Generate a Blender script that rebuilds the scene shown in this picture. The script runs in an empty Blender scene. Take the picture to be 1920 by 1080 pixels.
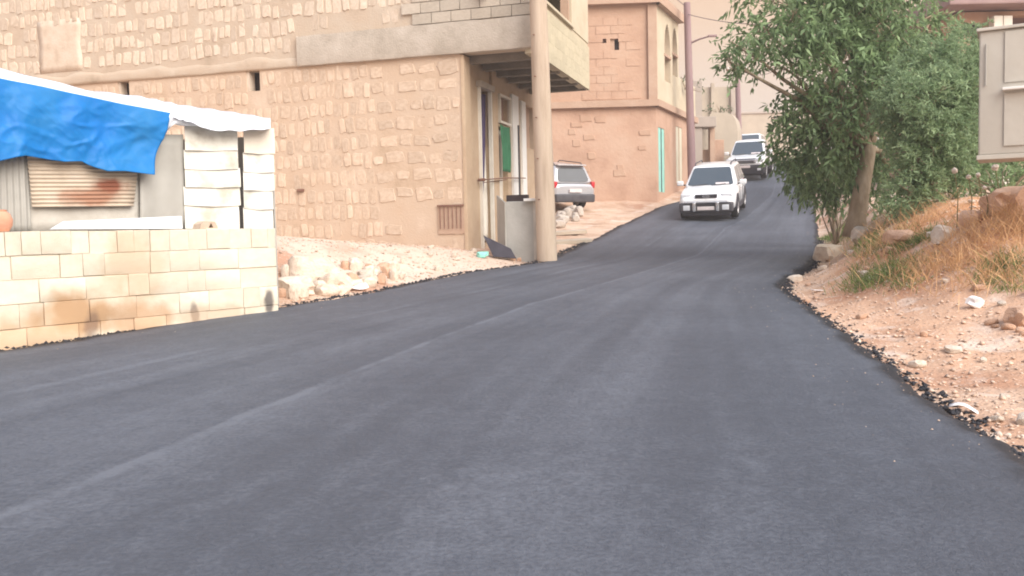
import bpy, bmesh, math, random
import numpy as np
from mathutils import Vector, Matrix

random.seed(7)
rng = np.random.default_rng(11)
scene = bpy.context.scene
COL = scene.collection

# ------------------------------------------------------------------ camera
F_PX, CX, CY = 1700.0, 960.0, 540.0
EYE = Vector((0.0, 0.0, 1.0))
PITCH = math.atan(108.0 / F_PX)
ROLL = -0.022
cam_rot = Matrix.Rotation(math.pi / 2 - PITCH, 3, 'X') @ Matrix.Rotation(ROLL, 3, 'Z')
cd = bpy.data.cameras.new('camera')
cd.sensor_width = 36.0
cd.lens = 36.0 * F_PX / 1920.0
cd.clip_start, cd.clip_end = 0.05, 4000.0
cam = bpy.data.objects.new('camera', cd)
cam.matrix_world = Matrix.Translation(EYE) @ cam_rot.to_4x4()
COL.objects.link(cam)
scene.camera = cam

# ------------------------------------------------------------------ sky and sun
SUN_DIR = Vector((0.50, -0.62, 0.62)).normalized()      # towards the sun: behind the camera, to the right
SUN_EL = math.asin(SUN_DIR.z)
SUN_AZ = math.atan2(SUN_DIR.x, SUN_DIR.y)
world = bpy.data.worlds.new('World')
scene.world = world
world.use_nodes = True
wn, wl = world.node_tree.nodes, world.node_tree.links
wn.clear()
w_out = wn.new('ShaderNodeOutputWorld')
w_bg = wn.new('ShaderNodeBackground')
w_sky = wn.new('ShaderNodeTexSky')
w_sky.sky_type = 'NISHITA'
w_sky.sun_disc = False
w_sky.sun_elevation = SUN_EL
w_sky.sun_rotation = SUN_AZ
w_sky.air_density = 1.5
w_sky.dust_density = 4.0
w_tc = wn.new('ShaderNodeTexCoord')
w_sep = wn.new('ShaderNodeSeparateXYZ')
w_ramp = wn.new('ShaderNodeValToRGB')
w_mix = wn.new('ShaderNodeMix')
w_mix.data_type = 'RGBA'
els = w_ramp.color_ramp.elements
els[0].position, els[0].color = 0.0, (2.42, 2.06, 1.96, 1)
els[1].position, els[1].color = 1.0, (1.75, 2.2, 3.1, 1)
for p, c in ((0.06, (2.42, 2.0, 1.86, 1)), (0.24, (2.58, 1.62, .96, 1)), (0.5, (2.1, 2.0, 2.1, 1))):
    e = els.new(p)
    e.color = c
w_mix.inputs[0].default_value = 0.88
wl.new(w_tc.outputs['Generated'], w_sep.inputs[0])
wl.new(w_sep.outputs['Z'], w_ramp.inputs[0])
wl.new(w_sky.outputs[0], w_mix.inputs['A'])
wl.new(w_ramp.outputs[0], w_mix.inputs['B'])
wl.new(w_mix.outputs['Result'], w_bg.inputs[0])
w_bg.inputs[1].default_value = 0.10
wl.new(w_bg.outputs[0], w_out.inputs[0])

sd = bpy.data.lights.new('sun', 'SUN')
sd.energy = 1.5
sd.angle = math.radians(55)
sd.color = (1.0, 0.95, 0.89)
sun = bpy.data.objects.new('sun', sd)
sun.rotation_euler = SUN_DIR.to_track_quat('Z', 'Y').to_euler()
sun.location = (5, -5, 12)
COL.objects.link(sun)

scene.view_settings.view_transform = 'Standard'
scene.view_settings.look = 'None'
scene.view_settings.gamma = 1.0
scene.view_settings.use_curve_mapping = False
scene.view_settings.exposure = 1.9
scene.render.engine = 'CYCLES'
scene.cycles.max_bounces = 6
scene.cycles.use_denoising = True
scene.cycles.filter_width = 1.9

# ------------------------------------------------------------------ projection and shape helpers
def ray(u, v):
    return cam_rot @ Vector(((u - CX) / F_PX, (CY - v) / F_PX, -1.0))

def at(u, v, Y):
    d = ray(u, v)
    return EYE + d * (Y / d.y)

def hit(u, v, o, n):
    d = ray(u, v)
    n = Vector(n)
    return EYE + d * ((Vector(o) - EYE).dot(n) / d.dot(n))

PX_ = np.array([-60, -20, 0, 4, 7.5, 9.7, 13, 17, 21, 27.4, 33, 37.8, 45, 56, 68, 100, 160, 1500.0])
PZ_ = np.array([-0.8, -0.2, 0, .04, .12, .20, .31, .45, .66, 1.08, 1.82, 2.60, 3.55, 4.75, 5.45, 7.4, 8.0, 8.0])
_h = np.diff(PX_); _dl = np.diff(PZ_) / _h
_m = np.zeros_like(PX_); _m[0], _m[-1] = _dl[0], 0
for i in range(1, len(PX_) - 1):
    w1, w2 = 2 * _h[i] + _h[i - 1], _h[i] + 2 * _h[i - 1]
    _m[i] = (w1 + w2) / (w1 / _dl[i - 1] + w2 / _dl[i]) if _dl[i - 1] * _dl[i] > 0 else 0

def prof(Y):
    Y = np.clip(np.asarray(Y, float), PX_[0], PX_[-1])
    k = np.clip(np.searchsorted(PX_, Y) - 1, 0, len(PX_) - 2)
    t = (Y - PX_[k]) / _h[k]
    return ((2*t**3 - 3*t**2 + 1) * PZ_[k] + (t**3 - 2*t**2 + t) * _h[k] * _m[k]
            + (-2*t**3 + 3*t**2) * PZ_[k + 1] + (t**3 - t**2) * _h[k] * _m[k + 1])

def gp(u, v):
    d = ray(u, v)
    ys = np.linspace(1.5, 70, 4000)
    z = EYE.z + d.z * ys / d.y
    k = np.nonzero(z <= prof(ys))[0]
    Y = ys[k[0]] if len(k) else 70
    return d.x / d.y * Y, Y

def hash3(ix, iy, iz):
    n = (ix * 374761393 + iy * 668265263 + iz * 1442695041) & 0x7fffffff
    n = ((n ^ (n >> 13)) * 1274126177) & 0x7fffffff
    return ((n ^ (n >> 16)) & 0xffff) / 65535.0

def vnoise(x, y, z=0.0):
    x, y = np.broadcast_arrays(np.asarray(x, float), np.asarray(y, float))
    z = np.broadcast_to(np.asarray(z, float), x.shape)
    ix, iy, iz = np.floor(x).astype(np.int64), np.floor(y).astype(np.int64), np.floor(z).astype(np.int64)
    fx, fy, fz = x - ix, y - iy, z - iz
    fx, fy, fz = fx*fx*(3-2*fx), fy*fy*(3-2*fy), fz*fz*(3-2*fz)
    r = 0
    for a in (0, 1):
        for b in (0, 1):
            for c in (0, 1):
                r = r + hash3(ix+a, iy+b, iz+c) * (fx if a else 1-fx) * (fy if b else 1-fy) * (fz if c else 1-fz)
    return r * 2 - 1

def fbm(x, y, z=0.0, o=4):
    r, a, f = 0, 1.0, 1.0
    for _ in range(o):
        r = r + a * vnoise(np.asarray(x)*f, np.asarray(y)*f, np.asarray(z)*f + 13.7*_)
        a *= .5; f *= 2.03
    return r

def sstep(a, b, x):
    t = np.clip((np.asarray(x, float) - a) / (b - a), 0, 1)
    return t*t*(3-2*t)

# ------------------------------------------------------------------ materials
MATS = {}
def mat(name, cols, scale=4.0, rough=0.8, metal=0.0, bump=0.0, bscale=40.0, rnd=0.0, coords='Object', stretch=(1, 1, 1),
        spec=0.3, coat=0.0, detail=6.0, trans=0.0, island=0.0, stains=()):
    m = bpy.data.materials.new(name)
    m.use_nodes = True
    nt = m.node_tree; n, l = nt.nodes, nt.links
    b = n['Principled BSDF']
    b.inputs['Roughness'].default_value = rough
    b.inputs['Metallic'].default_value = metal
    b.inputs['Specular IOR Level'].default_value = spec
    b.inputs['Coat Weight'].default_value = coat
    b.inputs['Coat Roughness'].default_value = 0.05
    if coords == 'World':
        src = n.new('ShaderNodeNewGeometry').outputs['Position']
    else:
        src = n.new('ShaderNodeTexCoord').outputs['Object']
    mp = n.new('ShaderNodeMapping')
    mp.inputs['Scale'].default_value = stretch
    l.new(src, mp.inputs[0])
    oi = n.new('ShaderNodeObjectInfo')
    vec = mp.outputs[0]
    if coords == 'Object':
        va = n.new('ShaderNodeVectorMath'); va.operation = 'MULTIPLY_ADD'
        l.new(oi.outputs['Random'], va.inputs[0]); va.inputs[1].default_value = (37, 51, 73); l.new(vec, va.inputs[2])
        vec = va.outputs[0]
    nz = n.new('ShaderNodeTexNoise')
    nz.inputs['Scale'].default_value = scale
    nz.inputs['Detail'].default_value = detail
    nz.inputs['Roughness'].default_value = .62
    l.new(vec, nz.inputs['Vector'])
    rp = n.new('ShaderNodeValToRGB')
    e = rp.color_ramp.elements
    k = len(cols)
    while len(e) < k:
        e.new(0.5)
    for i, c in enumerate(cols):
        e[i].position = .30 + .40 * i / max(1, k - 1)
        e[i].color = (*c, 1)
    l.new(nz.outputs['Fac'], rp.inputs[0])
    colout = rp.outputs[0]
    for (pos, rad, sc, amount, c) in stains:           # stains with a place and shape of their own on the surface
        g = n.new('ShaderNodeNewGeometry')
        s1 = n.new('ShaderNodeVectorMath'); s1.operation = 'SUBTRACT'
        l.new(g.outputs['Position'], s1.inputs[0]); s1.inputs[1].default_value = pos
        s2 = n.new('ShaderNodeVectorMath'); s2.operation = 'MULTIPLY'
        l.new(s1.outputs[0], s2.inputs[0]); s2.inputs[1].default_value = (1/rad[0], 1/rad[1], 1/rad[2])
        s3 = n.new('ShaderNodeVectorMath'); s3.operation = 'LENGTH'
        l.new(s2.outputs[0], s3.inputs[0])
        nn = n.new('ShaderNodeTexNoise'); nn.inputs['Scale'].default_value = sc; nn.inputs['Detail'].default_value = 5
        l.new(g.outputs['Position'], nn.inputs['Vector'])
        ad = n.new('ShaderNodeMath'); ad.operation = 'MULTIPLY_ADD'
        l.new(nn.outputs['Fac'], ad.inputs[0]); ad.inputs[1].default_value = 1.5; l.new(s3.outputs['Value'], ad.inputs[2])
        mr = n.new('ShaderNodeMapRange'); mr.interpolation_type = 'SMOOTHSTEP'
        mr.inputs[1].default_value = 1.15; mr.inputs[2].default_value = 1.95; mr.inputs[3].default_value = amount; mr.inputs[4].default_value = 0
        l.new(ad.outputs[0], mr.inputs[0])
        mx = n.new('ShaderNodeMix'); mx.data_type = 'RGBA'
        l.new(mr.outputs[0], mx.inputs[0]); l.new(colout, mx.inputs['A']); mx.inputs['B'].default_value = (*c, 1)
        colout = mx.outputs['Result']
    if rnd or island:
        hv = n.new('ShaderNodeHueSaturation')
        mr = n.new('ShaderNodeMapRange')
        a = rnd or island
        mr.inputs[3].default_value, mr.inputs[4].default_value = 1 - a, 1 + a
        if rnd:
            l.new(oi.outputs['Random'], mr.inputs[0])
        else:
            l.new(n.new('ShaderNodeNewGeometry').outputs['Random Per Island'], mr.inputs[0])
        l.new(mr.outputs[0], hv.inputs['Value'])
        l.new(colout, hv.inputs['Color'])
        colout = hv.outputs[0]
    l.new(colout, b.inputs['Base Color'])
    if bump:
        nb = n.new('ShaderNodeTexNoise')
        nb.inputs['Scale'].default_value = bscale
        nb.inputs['Detail'].default_value = 5
        l.new(vec, nb.inputs['Vector'])
        bp = n.new('ShaderNodeBump')
        bp.inputs['Strength'].default_value = min(1, bump)
        bp.inputs['Distance'].default_value = 0.02
        l.new(nb.outputs['Fac'], bp.inputs['Height'])
        l.new(bp.outputs[0], b.inputs['Normal'])
    if trans:
        tr = n.new('ShaderNodeBsdfTranslucent')
        l.new(colout, tr.inputs[0])
        ms = n.new('ShaderNodeMixShader')
        ms.inputs[0].default_value = trans
        l.new(b.outputs[0], ms.inputs[1]); l.new(tr.outputs[0], ms.inputs[2])
        l.new(ms.outputs[0], n['Material Output'].inputs[0])
    MATS[name] = m
    return m

# ------------------------------------------------------------------ objects
def tag(o, label=None, cat=None, group=None, kind=None):
    if label: o['label'] = label
    if cat: o['category'] = cat
    if group: o['group'] = group
    if kind: o['kind'] = kind
    return o

def empty(name, loc=(0, 0, 0), rz=0.0, label=None, cat=None, group=None):
    o = bpy.data.objects.new(name, None)
    o.location = loc
    o.rotation_euler = (0, 0, rz)
    o.empty_display_size = .2
    COL.objects.link(o)
    return tag(o, label, cat, group)

def mesh_data(name, verts, faces, m, smooth=None):
    me = bpy.data.meshes.new(name)
    me.from_pydata([tuple(v) for v in verts], [], faces)
    if m is not None:
        me.materials.append(m if not isinstance(m, str) else MATS[m])
    if smooth is not None:
        me.polygons.foreach_set('use_smooth', [True] * len(me.polygons))
        if smooth < 180:
            me.set_sharp_from_angle(angle=math.radians(smooth))
    me.update()
    return me

def link(name, me, parent=None, loc=(0, 0, 0), rot=None, scale=None):
    o = bpy.data.objects.new(name, me)
    o.location = loc
    if rot is not None: o.rotation_euler = rot
    if scale is not None: o.scale = scale
    if parent is not None: o.parent = parent
    COL.objects.link(o)
    return o

def copy_tree(o, parent=None):
    c = o.copy()
    COL.objects.link(c)
    c.parent = parent
    for ch in list(o.children):
        copy_tree(ch, c)
    return c

class MB:
    def __init__(self):
        self.v, self.f = [], []
    def add(self, verts, faces):
        k = len(self.v)
        self.v += [Vector(p) for p in verts]
        self.f += [tuple(i + k for i in f) for f in faces]
        return self
    def box(self, c, s, M=None):
        c = Vector(c)
        vs = [Vector((x*s[0]/2, y*s[1]/2, z*s[2]/2)) for x in (-1, 1) for y in (-1, 1) for z in (-1, 1)]
        vs = [c + ((M @ p) if M is not None else p) for p in vs]
        return self.add(vs, [(0, 1, 3, 2), (4, 6, 7, 5), (0, 4, 5, 1), (2, 3, 7, 6), (0, 2, 6, 4), (1, 5, 7, 3)])
    def hexa(self, q, thick):
        """a slab from four corner points (counter-clockwise seen from the front), thickened to the back"""
        q = [Vector(p) for p in q]
        n = (q[1] - q[0]).cross(q[3] - q[0]).normalized() * thick
        vs = q + [p - n for p in q]
        return self.add(vs, [(0, 1, 2, 3), (7, 6, 5, 4), (0, 4, 5, 1), (1, 5, 6, 2), (2, 6, 7, 3), (3, 7, 4, 0)])
    def tube(self, pts, radii, n=8, cap=True):
        pts = [Vector(p) for p in pts]
        if not hasattr(radii, '__len__'): radii = [radii] * len(pts)
        k = len(self.v)
        up = Vector((0, 0, 1))
        for i, p in enumerate(pts):
            t = (pts[min(i+1, len(pts)-1)] - pts[max(i-1, 0)]).normalized()
            a = t.cross(up if abs(t.dot(up)) < .95 else Vector((0, 1, 0))).normalized()
            b = t.cross(a)
            for j in range(n):
                w = 2*math.pi*j/n
                self.v.append(p + (a*math.cos(w) + b*math.sin(w)) * radii[i])
        for i in range(len(pts) - 1):
            for j in range(n):
                self.f.append((k+i*n+j, k+i*n+(j+1) % n, k+(i+1)*n+(j+1) % n, k+(i+1)*n+j))
        if cap:
            self.f.append(tuple(k+j for j in range(n))[::-1])
            self.f.append(tuple(k+(len(pts)-1)*n+j for j in range(n)))
        return self
    def grid(self, fn, nu, nv):
        k = len(self.v)
        for j in range(nv + 1):
            for i in range(nu + 1):
                self.v.append(Vector(fn(i / nu, j / nv)))
        for j in range(nv):
            for i in range(nu):
                a = k + j*(nu+1) + i
                self.f.append((a, a+1, a+nu+2, a+nu+1))
        return self
    def build(self, name, m, parent=None, smooth=None, bevel=0, seg=2, local=False, thick=0):
        """vertices are in world space unless local; the parent is an unrotated or rotated root"""
        vs = self.v
        if parent is not None and not local:
            bpy_m = Matrix.Translation(parent.location) @ parent.rotation_euler.to_matrix().to_4x4()
            p = parent.parent
            while p is not None:
                bpy_m = (Matrix.Translation(p.location) @ p.rotation_euler.to_matrix().to_4x4()) @ bpy_m
                p = p.parent
            inv = bpy_m.inverted()
            vs = [inv @ p for p in vs]
        me = mesh_data(name, vs, self.f, m, smooth)
        if bevel or thick:
            bm = bmesh.new(); bm.from_mesh(me)
            if thick:
                bmesh.ops.solidify(bm, geom=bm.faces[:], thickness=thick)
            if bevel:
                bmesh.ops.bevel(bm, geom=bm.edges[:], offset=bevel, segments=seg, profile=.6, affect='EDGES', clamp_overlap=True)
            bmesh.ops.recalc_face_normals(bm, faces=bm.faces[:])
            bm.to_mesh(me); bm.free()
            if smooth is not None:
                me.polygons.foreach_set('use_smooth', [True] * len(me.polygons))
                me.set_sharp_from_angle(angle=math.radians(smooth))
        o = link(name, me, parent)
        return o

def wall_cells(mb, O, d, L, z0, z1, thick, holes=(), inward=None):
    """wall from O along unit 2D direction d, holes = (x0, x1, z0, z1) in wall coordinates; inward = 2D direction of the thickness"""
    O = Vector(O); d3 = Vector((d[0], d[1], 0)).normalized()
    n3 = Vector((inward[0], inward[1], 0)).normalized()
    xs = sorted({0, L, *[min(max(h[i], 0), L) for h in holes for i in (0, 1)]})
    zs = sorted({z0, z1, *[min(max(h[i], z0), z1) for h in holes for i in (2, 3)]})
    solid = {}
    for i in range(len(xs)-1):
        for j in range(len(zs)-1):
            cx, cz = (xs[i]+xs[i+1])/2, (zs[j]+zs[j+1])/2
            solid[i, j] = not any(h[0] < cx < h[1] and h[2] < cz < h[3] for h in holes)
    P = lambda x, y, z: Vector((O.x, O.y, 0)) + d3*x + n3*y + Vector((0, 0, z))
    for (i, j), s in solid.items():
        if not s: continue
        a, b, c, e = xs[i], xs[i+1], zs[j], zs[j+1]
        q = []
        q.append([(a, 0, c), (b, 0, c), (b, 0, e), (a, 0, e)])
        q.append([(b, thick, c), (a, thick, c), (a, thick, e), (b, thick, e)])
        if not solid.get((i-1, j)): q.append([(a, thick, c), (a, 0, c), (a, 0, e), (a, thick, e)])
        if not solid.get((i+1, j)): q.append([(b, 0, c), (b, thick, c), (b, thick, e), (b, 0, e)])
        if not solid.get((i, j-1)): q.append([(a, thick, c), (b, thick, c), (b, 0, c), (a, 0, c)])
        if not solid.get((i, j+1)): q.append([(a, 0, e), (b, 0, e), (b, thick, e), (a, thick, e)])
        for quad in q:
            mb.add([P(*p) for p in quad], [(0, 1, 2, 3)])
    return mb

# materials (real-world base colours, except the near-black one standing for shade in openings)
mat('dirt', [(.40, .25, .165), (.56, .39, .28), (.62, .47, .36)], .9, .95, bump=.9, bscale=34, coords='World',
    stains=[((-2.0, 15.0, .8), (4.0, 4.2, 3), 1.2, .75, (.64, .52, .43)), ((-2.6, 12.5, .6), (1.5, .75, 1), 2.5, .85, (.44, .23, .145)), ((5.2, 10.4, .9), (2.0, 2.6, 1.6), 1.6, .95, (.54, .26, .125)), ((4.0, 8.0, .3), (2.2, 3.4, 1.5), 1.3, .6, (.56, .33, .21))])
mat('pale_rock', [(.52, .40, .31), (.66, .56, .46), (.72, .63, .54)], 5, .9, bump=.7, bscale=18, rnd=.14)
mat('grey_rock', [(.38, .33, .29), (.50, .44, .38)], 6, .9, bump=.7, bscale=18, rnd=.14)
mat('red_rock', [(.50, .30, .20), (.62, .42, .30)], 5, .95, bump=.7, bscale=18, rnd=.12)
mat('asphalt_crumb', [(.018, .018, .022), (.04, .04, .046)], 20, .8, rnd=.2)
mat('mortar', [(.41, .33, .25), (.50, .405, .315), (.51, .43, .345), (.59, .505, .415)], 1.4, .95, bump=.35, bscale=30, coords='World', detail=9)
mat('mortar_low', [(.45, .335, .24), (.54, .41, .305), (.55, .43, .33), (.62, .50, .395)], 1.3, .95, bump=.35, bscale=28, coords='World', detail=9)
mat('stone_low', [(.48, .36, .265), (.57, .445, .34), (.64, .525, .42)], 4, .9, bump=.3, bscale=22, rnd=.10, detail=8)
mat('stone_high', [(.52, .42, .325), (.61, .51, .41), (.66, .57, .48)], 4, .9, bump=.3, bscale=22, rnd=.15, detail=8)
mat('concrete', [(.38, .335, .28), (.47, .42, .36), (.53, .48, .42)], 2.2, .9, bump=.5, bscale=30, coords='World')
mat('concrete_block', [(.46, .405, .335), (.55, .495, .42)], 6, .95, bump=.5, bscale=50, rnd=.12)
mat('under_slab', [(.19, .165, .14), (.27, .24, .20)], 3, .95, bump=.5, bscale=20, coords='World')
mat('cream_block', [(.50, .44, .31), (.56, .50, .37)], 4, .9, bump=.4, bscale=40, rnd=.06)
mat('cream_plaster', [(.48, .41, .30), (.54, .47, .35), (.57, .51, .39)], 1.2, .9, bump=.3, bscale=14, coords='World')
mat('pilaster_plaster', [(.44, .32, .22), (.53, .41, .29)], 2.2, .9, bump=.4, bscale=14, coords='World')
mat('pink_wall', [(.42, .265, .19), (.51, .335, .245), (.54, .38, .285)], .9, .93, bump=.7, bscale=9, coords='World')
mat('pink_upper', [(.43, .275, .195), (.49, .325, .235), (.52, .37, .275)], .8, .93, bump=.5, bscale=9, coords='World')
mat('pink_trim', [(.41, .275, .20), (.48, .345, .26)], 2, .9, bump=.4, bscale=14, coords='World')
mat('mauve', [(.30, .20, .17), (.40, .27, .22)], 2, .9, coords='World')
mat('inside_shade', [(.045, .034, .034), (.07, .05, .05)], 2, .95, coords='World')  # near-black colour that stands in for the shade inside openings
mat('far_plaster', [(.39, .335, .27), (.48, .415, .335)], 1, .95, bump=.3, bscale=8, coords='World')
mat('far_grey', [(.36, .31, .27), (.44, .38, .33)], 1, .95, coords='World')
mat('eave', [(.27, .185, .18), (.34, .24, .23)], 2, .8, coords='World')
mat('pole_concrete', [(.40, .31, .235), (.50, .40, .31), (.55, .45, .355)], 4, .85, bump=.4, bscale=40, coords='World', stretch=(2, 2, .22))
mat('pole_mauve', [(.24, .16, .17), (.32, .22, .22)], 2, .85, coords='World', stretch=(1, 1, .25))
mat('wire', [(.10, .07, .10), (.12, .09, .11)], 2, .7)
mat('white_paint', [(.72, .72, .70), (.80, .80, .78)], 2, .6, bump=.1, bscale=8, rnd=.03)
mat('offwhite_cloth', [(.66, .62, .54), (.76, .73, .66)], 3, .85)
mat('siding', [(.46, .43, .36), (.66, .645, .58), (.70, .69, .64), (.72, .71, .66)], 2.2, .6, bump=.15, bscale=8, rnd=.05)
mat('siding_tan', [(.66, .58, .48), (.76, .70, .60)], 2.5, .6, bump=.15, bscale=8, rnd=.05)
mat('blue_tarp', [(.002, .14, .47), (.006, .165, .46), (.03, .20, .46)], 1.6, .5, spec=.3, bump=.25, bscale=9, coords='World')
mat('white_tarp', [(.70, .76, .86), (.82, .85, .90)], 3, .45, bump=.25, bscale=8, coords='World')
mat('grey_sheet', [(.33, .32, .29), (.42, .41, .38)], 2, .55, metal=.15, bump=.15, bscale=7, coords='World')
mat('plank_blue', [(.62, .66, .72), (.74, .77, .80)], 2, .6, coords='World', stretch=(1, 1, 6))
mat('dirty_white', [(.46, .43, .38), (.60, .58, .53)], 3, .8, bump=.3, bscale=15, coords='World')
mat('cabinet_grey', [(.35, .345, .32), (.43, .425, .40)], 3, .8, bump=.3, bscale=20, coords='World')
mat('black_board', [(.035, .032, .045), (.06, .055, .07)], 5, .7)
mat('mint', [(.22, .62, .52), (.36, .74, .64)], 4, .5)
mat('mint_pale', [(.24, .60, .52), (.38, .68, .60)], 3, .6)
mat('pale_door', [(.58, .55, .42), (.66, .62, .50)], 2, .7)
mat('purple_cloth', [(.055, .04, .10), (.10, .075, .15)], 4, .85)
mat('green_cloth', [(.035, .15, .075), (.06, .22, .12)], 4, .85)
mat('rust_rod', [(.16, .08, .06), (.26, .15, .11)], 8, .8)
mat('box_grey', [(.46, .435, .38), (.56, .535, .48)], 1.3, .7, bump=.15, bscale=10, coords='World')
mat('bark', [(.21, .155, .105), (.32, .25, .18), (.40, .325, .25)], 6, .95, bump=1, bscale=16, coords='World', stretch=(1, 1, .4))
mat('leaf_dark', [(.135, .205, .105), (.23, .33, .165), (.305, .415, .21)], 1.7, .5, trans=.5, island=.5, coords='World')
mat('leaf_light', [(.19, .27, .15), (.29, .395, .22), (.36, .46, .265)], 1.9, .55, trans=.5, island=.35, coords='World')
mat('leaf_olive', [(.09, .12, .065), (.15, .19, .10)], 2, .6, trans=.3, island=.35, coords='World')
mat('dry_straw', [(.52, .31, .15), (.67, .44, .25)], 5, .8, trans=.25, island=.25, coords='World')
mat('grass_green', [(.13, .19, .055), (.25, .30, .11)], 3, .7, trans=.3, island=.3, coords='World')
mat('thistle_head', [(.55, .46, .38), (.72, .64, .56)], 20, .9)
mat('stem', [(.16, .15, .07), (.22, .19, .09)], 6, .8)
mat('car_white', [(.78, .80, .82), (.80, .82, .84)], 1, .28, spec=.5, coat=.6)
mat('car_silver', [(.46, .46, .48), (.52, .52, .54)], 1, .30, metal=.25, spec=.5, coat=.6)
mat('car_dark', [(.028, .027, .035), (.045, .043, .052)], 4, .55)
mat('car_grey_plastic', [(.055, .053, .062), (.085, .083, .092)], 4, .6)
mat('tyre', [(.018, .018, .02), (.03, .03, .032)], 8, .85)
mat('rim', [(.42, .42, .44), (.52, .52, .54)], 3, .35, metal=.7)
mat('chrome', [(.62, .63, .66), (.72, .73, .75)], 3, .22, metal=.8)
mat('glass', [(.045, .058, .068), (.055, .07, .08)], 1, .07, spec=.8, coat=.5)
mat('glass_dark', [(.03, .034, .042), (.04, .045, .055)], 1, .12, spec=.35)
mat('lamp_glass', [(.58, .61, .66), (.70, .73, .78)], 12, .15, spec=.6, coat=.4)
mat('tail_red', [(.45, .02, .03), (.55, .04, .05)], 6, .25, coat=.5)
mat('plate', [(.62, .56, .56), (.72, .66, .66)], 14, .5)
mat('clay', [(.56, .26, .16), (.68, .36, .25)], 6, .8, bump=.3, bscale=20)
mat('litter_white', [(.74, .72, .72), (.82, .80, .80)], 6, .6)

# ------------------------------------------------------------------ the road
def poly(pts):
    a = np.array(sorted([gp(u, v) for u, v in pts], key=lambda p: p[1]))
    return a
_L = poly([(0, 655), (260, 615), (520, 574), (700, 546), (860, 512), (1005, 492), (1090, 457), (1160, 421), (1230, 389), (1280, 374)])
_R = poly([(1920, 850), (1780, 762), (1640, 655), (1540, 590), (1474, 545), (1466, 527), (1522, 492), (1537, 462), (1532, 420), (1528, 385), (1512, 350), (1497, 322)])
_S = poly([(100, 935), (500, 765), (800, 642), (1000, 570), (1180, 518), (1310, 478), (1360, 428)])
def edge(a, s0, s1):
    y0, y1 = a[0, 1], a[-1, 1]
    X = np.concatenate([[a[0, 0] + s0 * (-60 - y0)], a[:, 0], [a[-1, 0] + s1 * (400 - y1)]])
    Y = np.concatenate([[-60], a[:, 1], [400]])
    return lambda y: np.interp(y, Y, X)
xl = edge(_L, .62, .45)
xr = edge(_R, .19, .42)
xs_ = edge(_S, .35, .43)

def ground_z(X, Y):
    X, Y = np.asarray(X, float), np.asarray(Y, float)
    z = prof(Y) - .065
    d = X - xr(Y)
    A = np.interp(Y, [2, 6, 8, 9.5, 11, 13, 15, 20, 30, 45, 60], [.10, .16, .42, .95, 1.05, .95, .85, .8, .7, .3, .1])
    W = np.interp(Y, [2, 6, 8, 10, 12, 15, 25], [2.4, 2.4, 2.5, 2.5, 2.3, 1.5, 1.4])
    dd = np.clip(d, 0, None)
    z = z + A * sstep(.05, 1, dd / W) + np.clip(dd - W, 0, 12) * np.interp(Y, [4, 8, 14], [.03, .09, .05])
    z = z + np.where(d > 0, 1, 0) * np.clip(dd / .25, 0, 1) * (.035 * fbm(X*1.3, Y*1.3, 3.1, 3) + .022 * fbm(X*6, Y*6, 1.7, 3) + .11 * np.clip(A - .3, 0, 1) * fbm(X*.9, Y*.9, 9.2, 3))
    e = xl(Y) - X
    ee = np.clip(e, 0, None)
    B = np.interp(Y, [8.5, 10, 12, 15, 17, 19, 22, 28, 34], [0, .28, .46, .44, .36, .26, .10, .05, .10])
    left = 1 + .7 * sstep(-1.5, -5, X)
    z = z + B * left * sstep(.0, 2.6, ee) + np.clip(ee / .3, 0, 1) * (.025 * fbm(X*1.7, Y*1.7, 5.5, 3) + .014 * fbm(X*7, Y*7, 2.2, 3)) * sstep(8, 10, Y)
    return z

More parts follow.
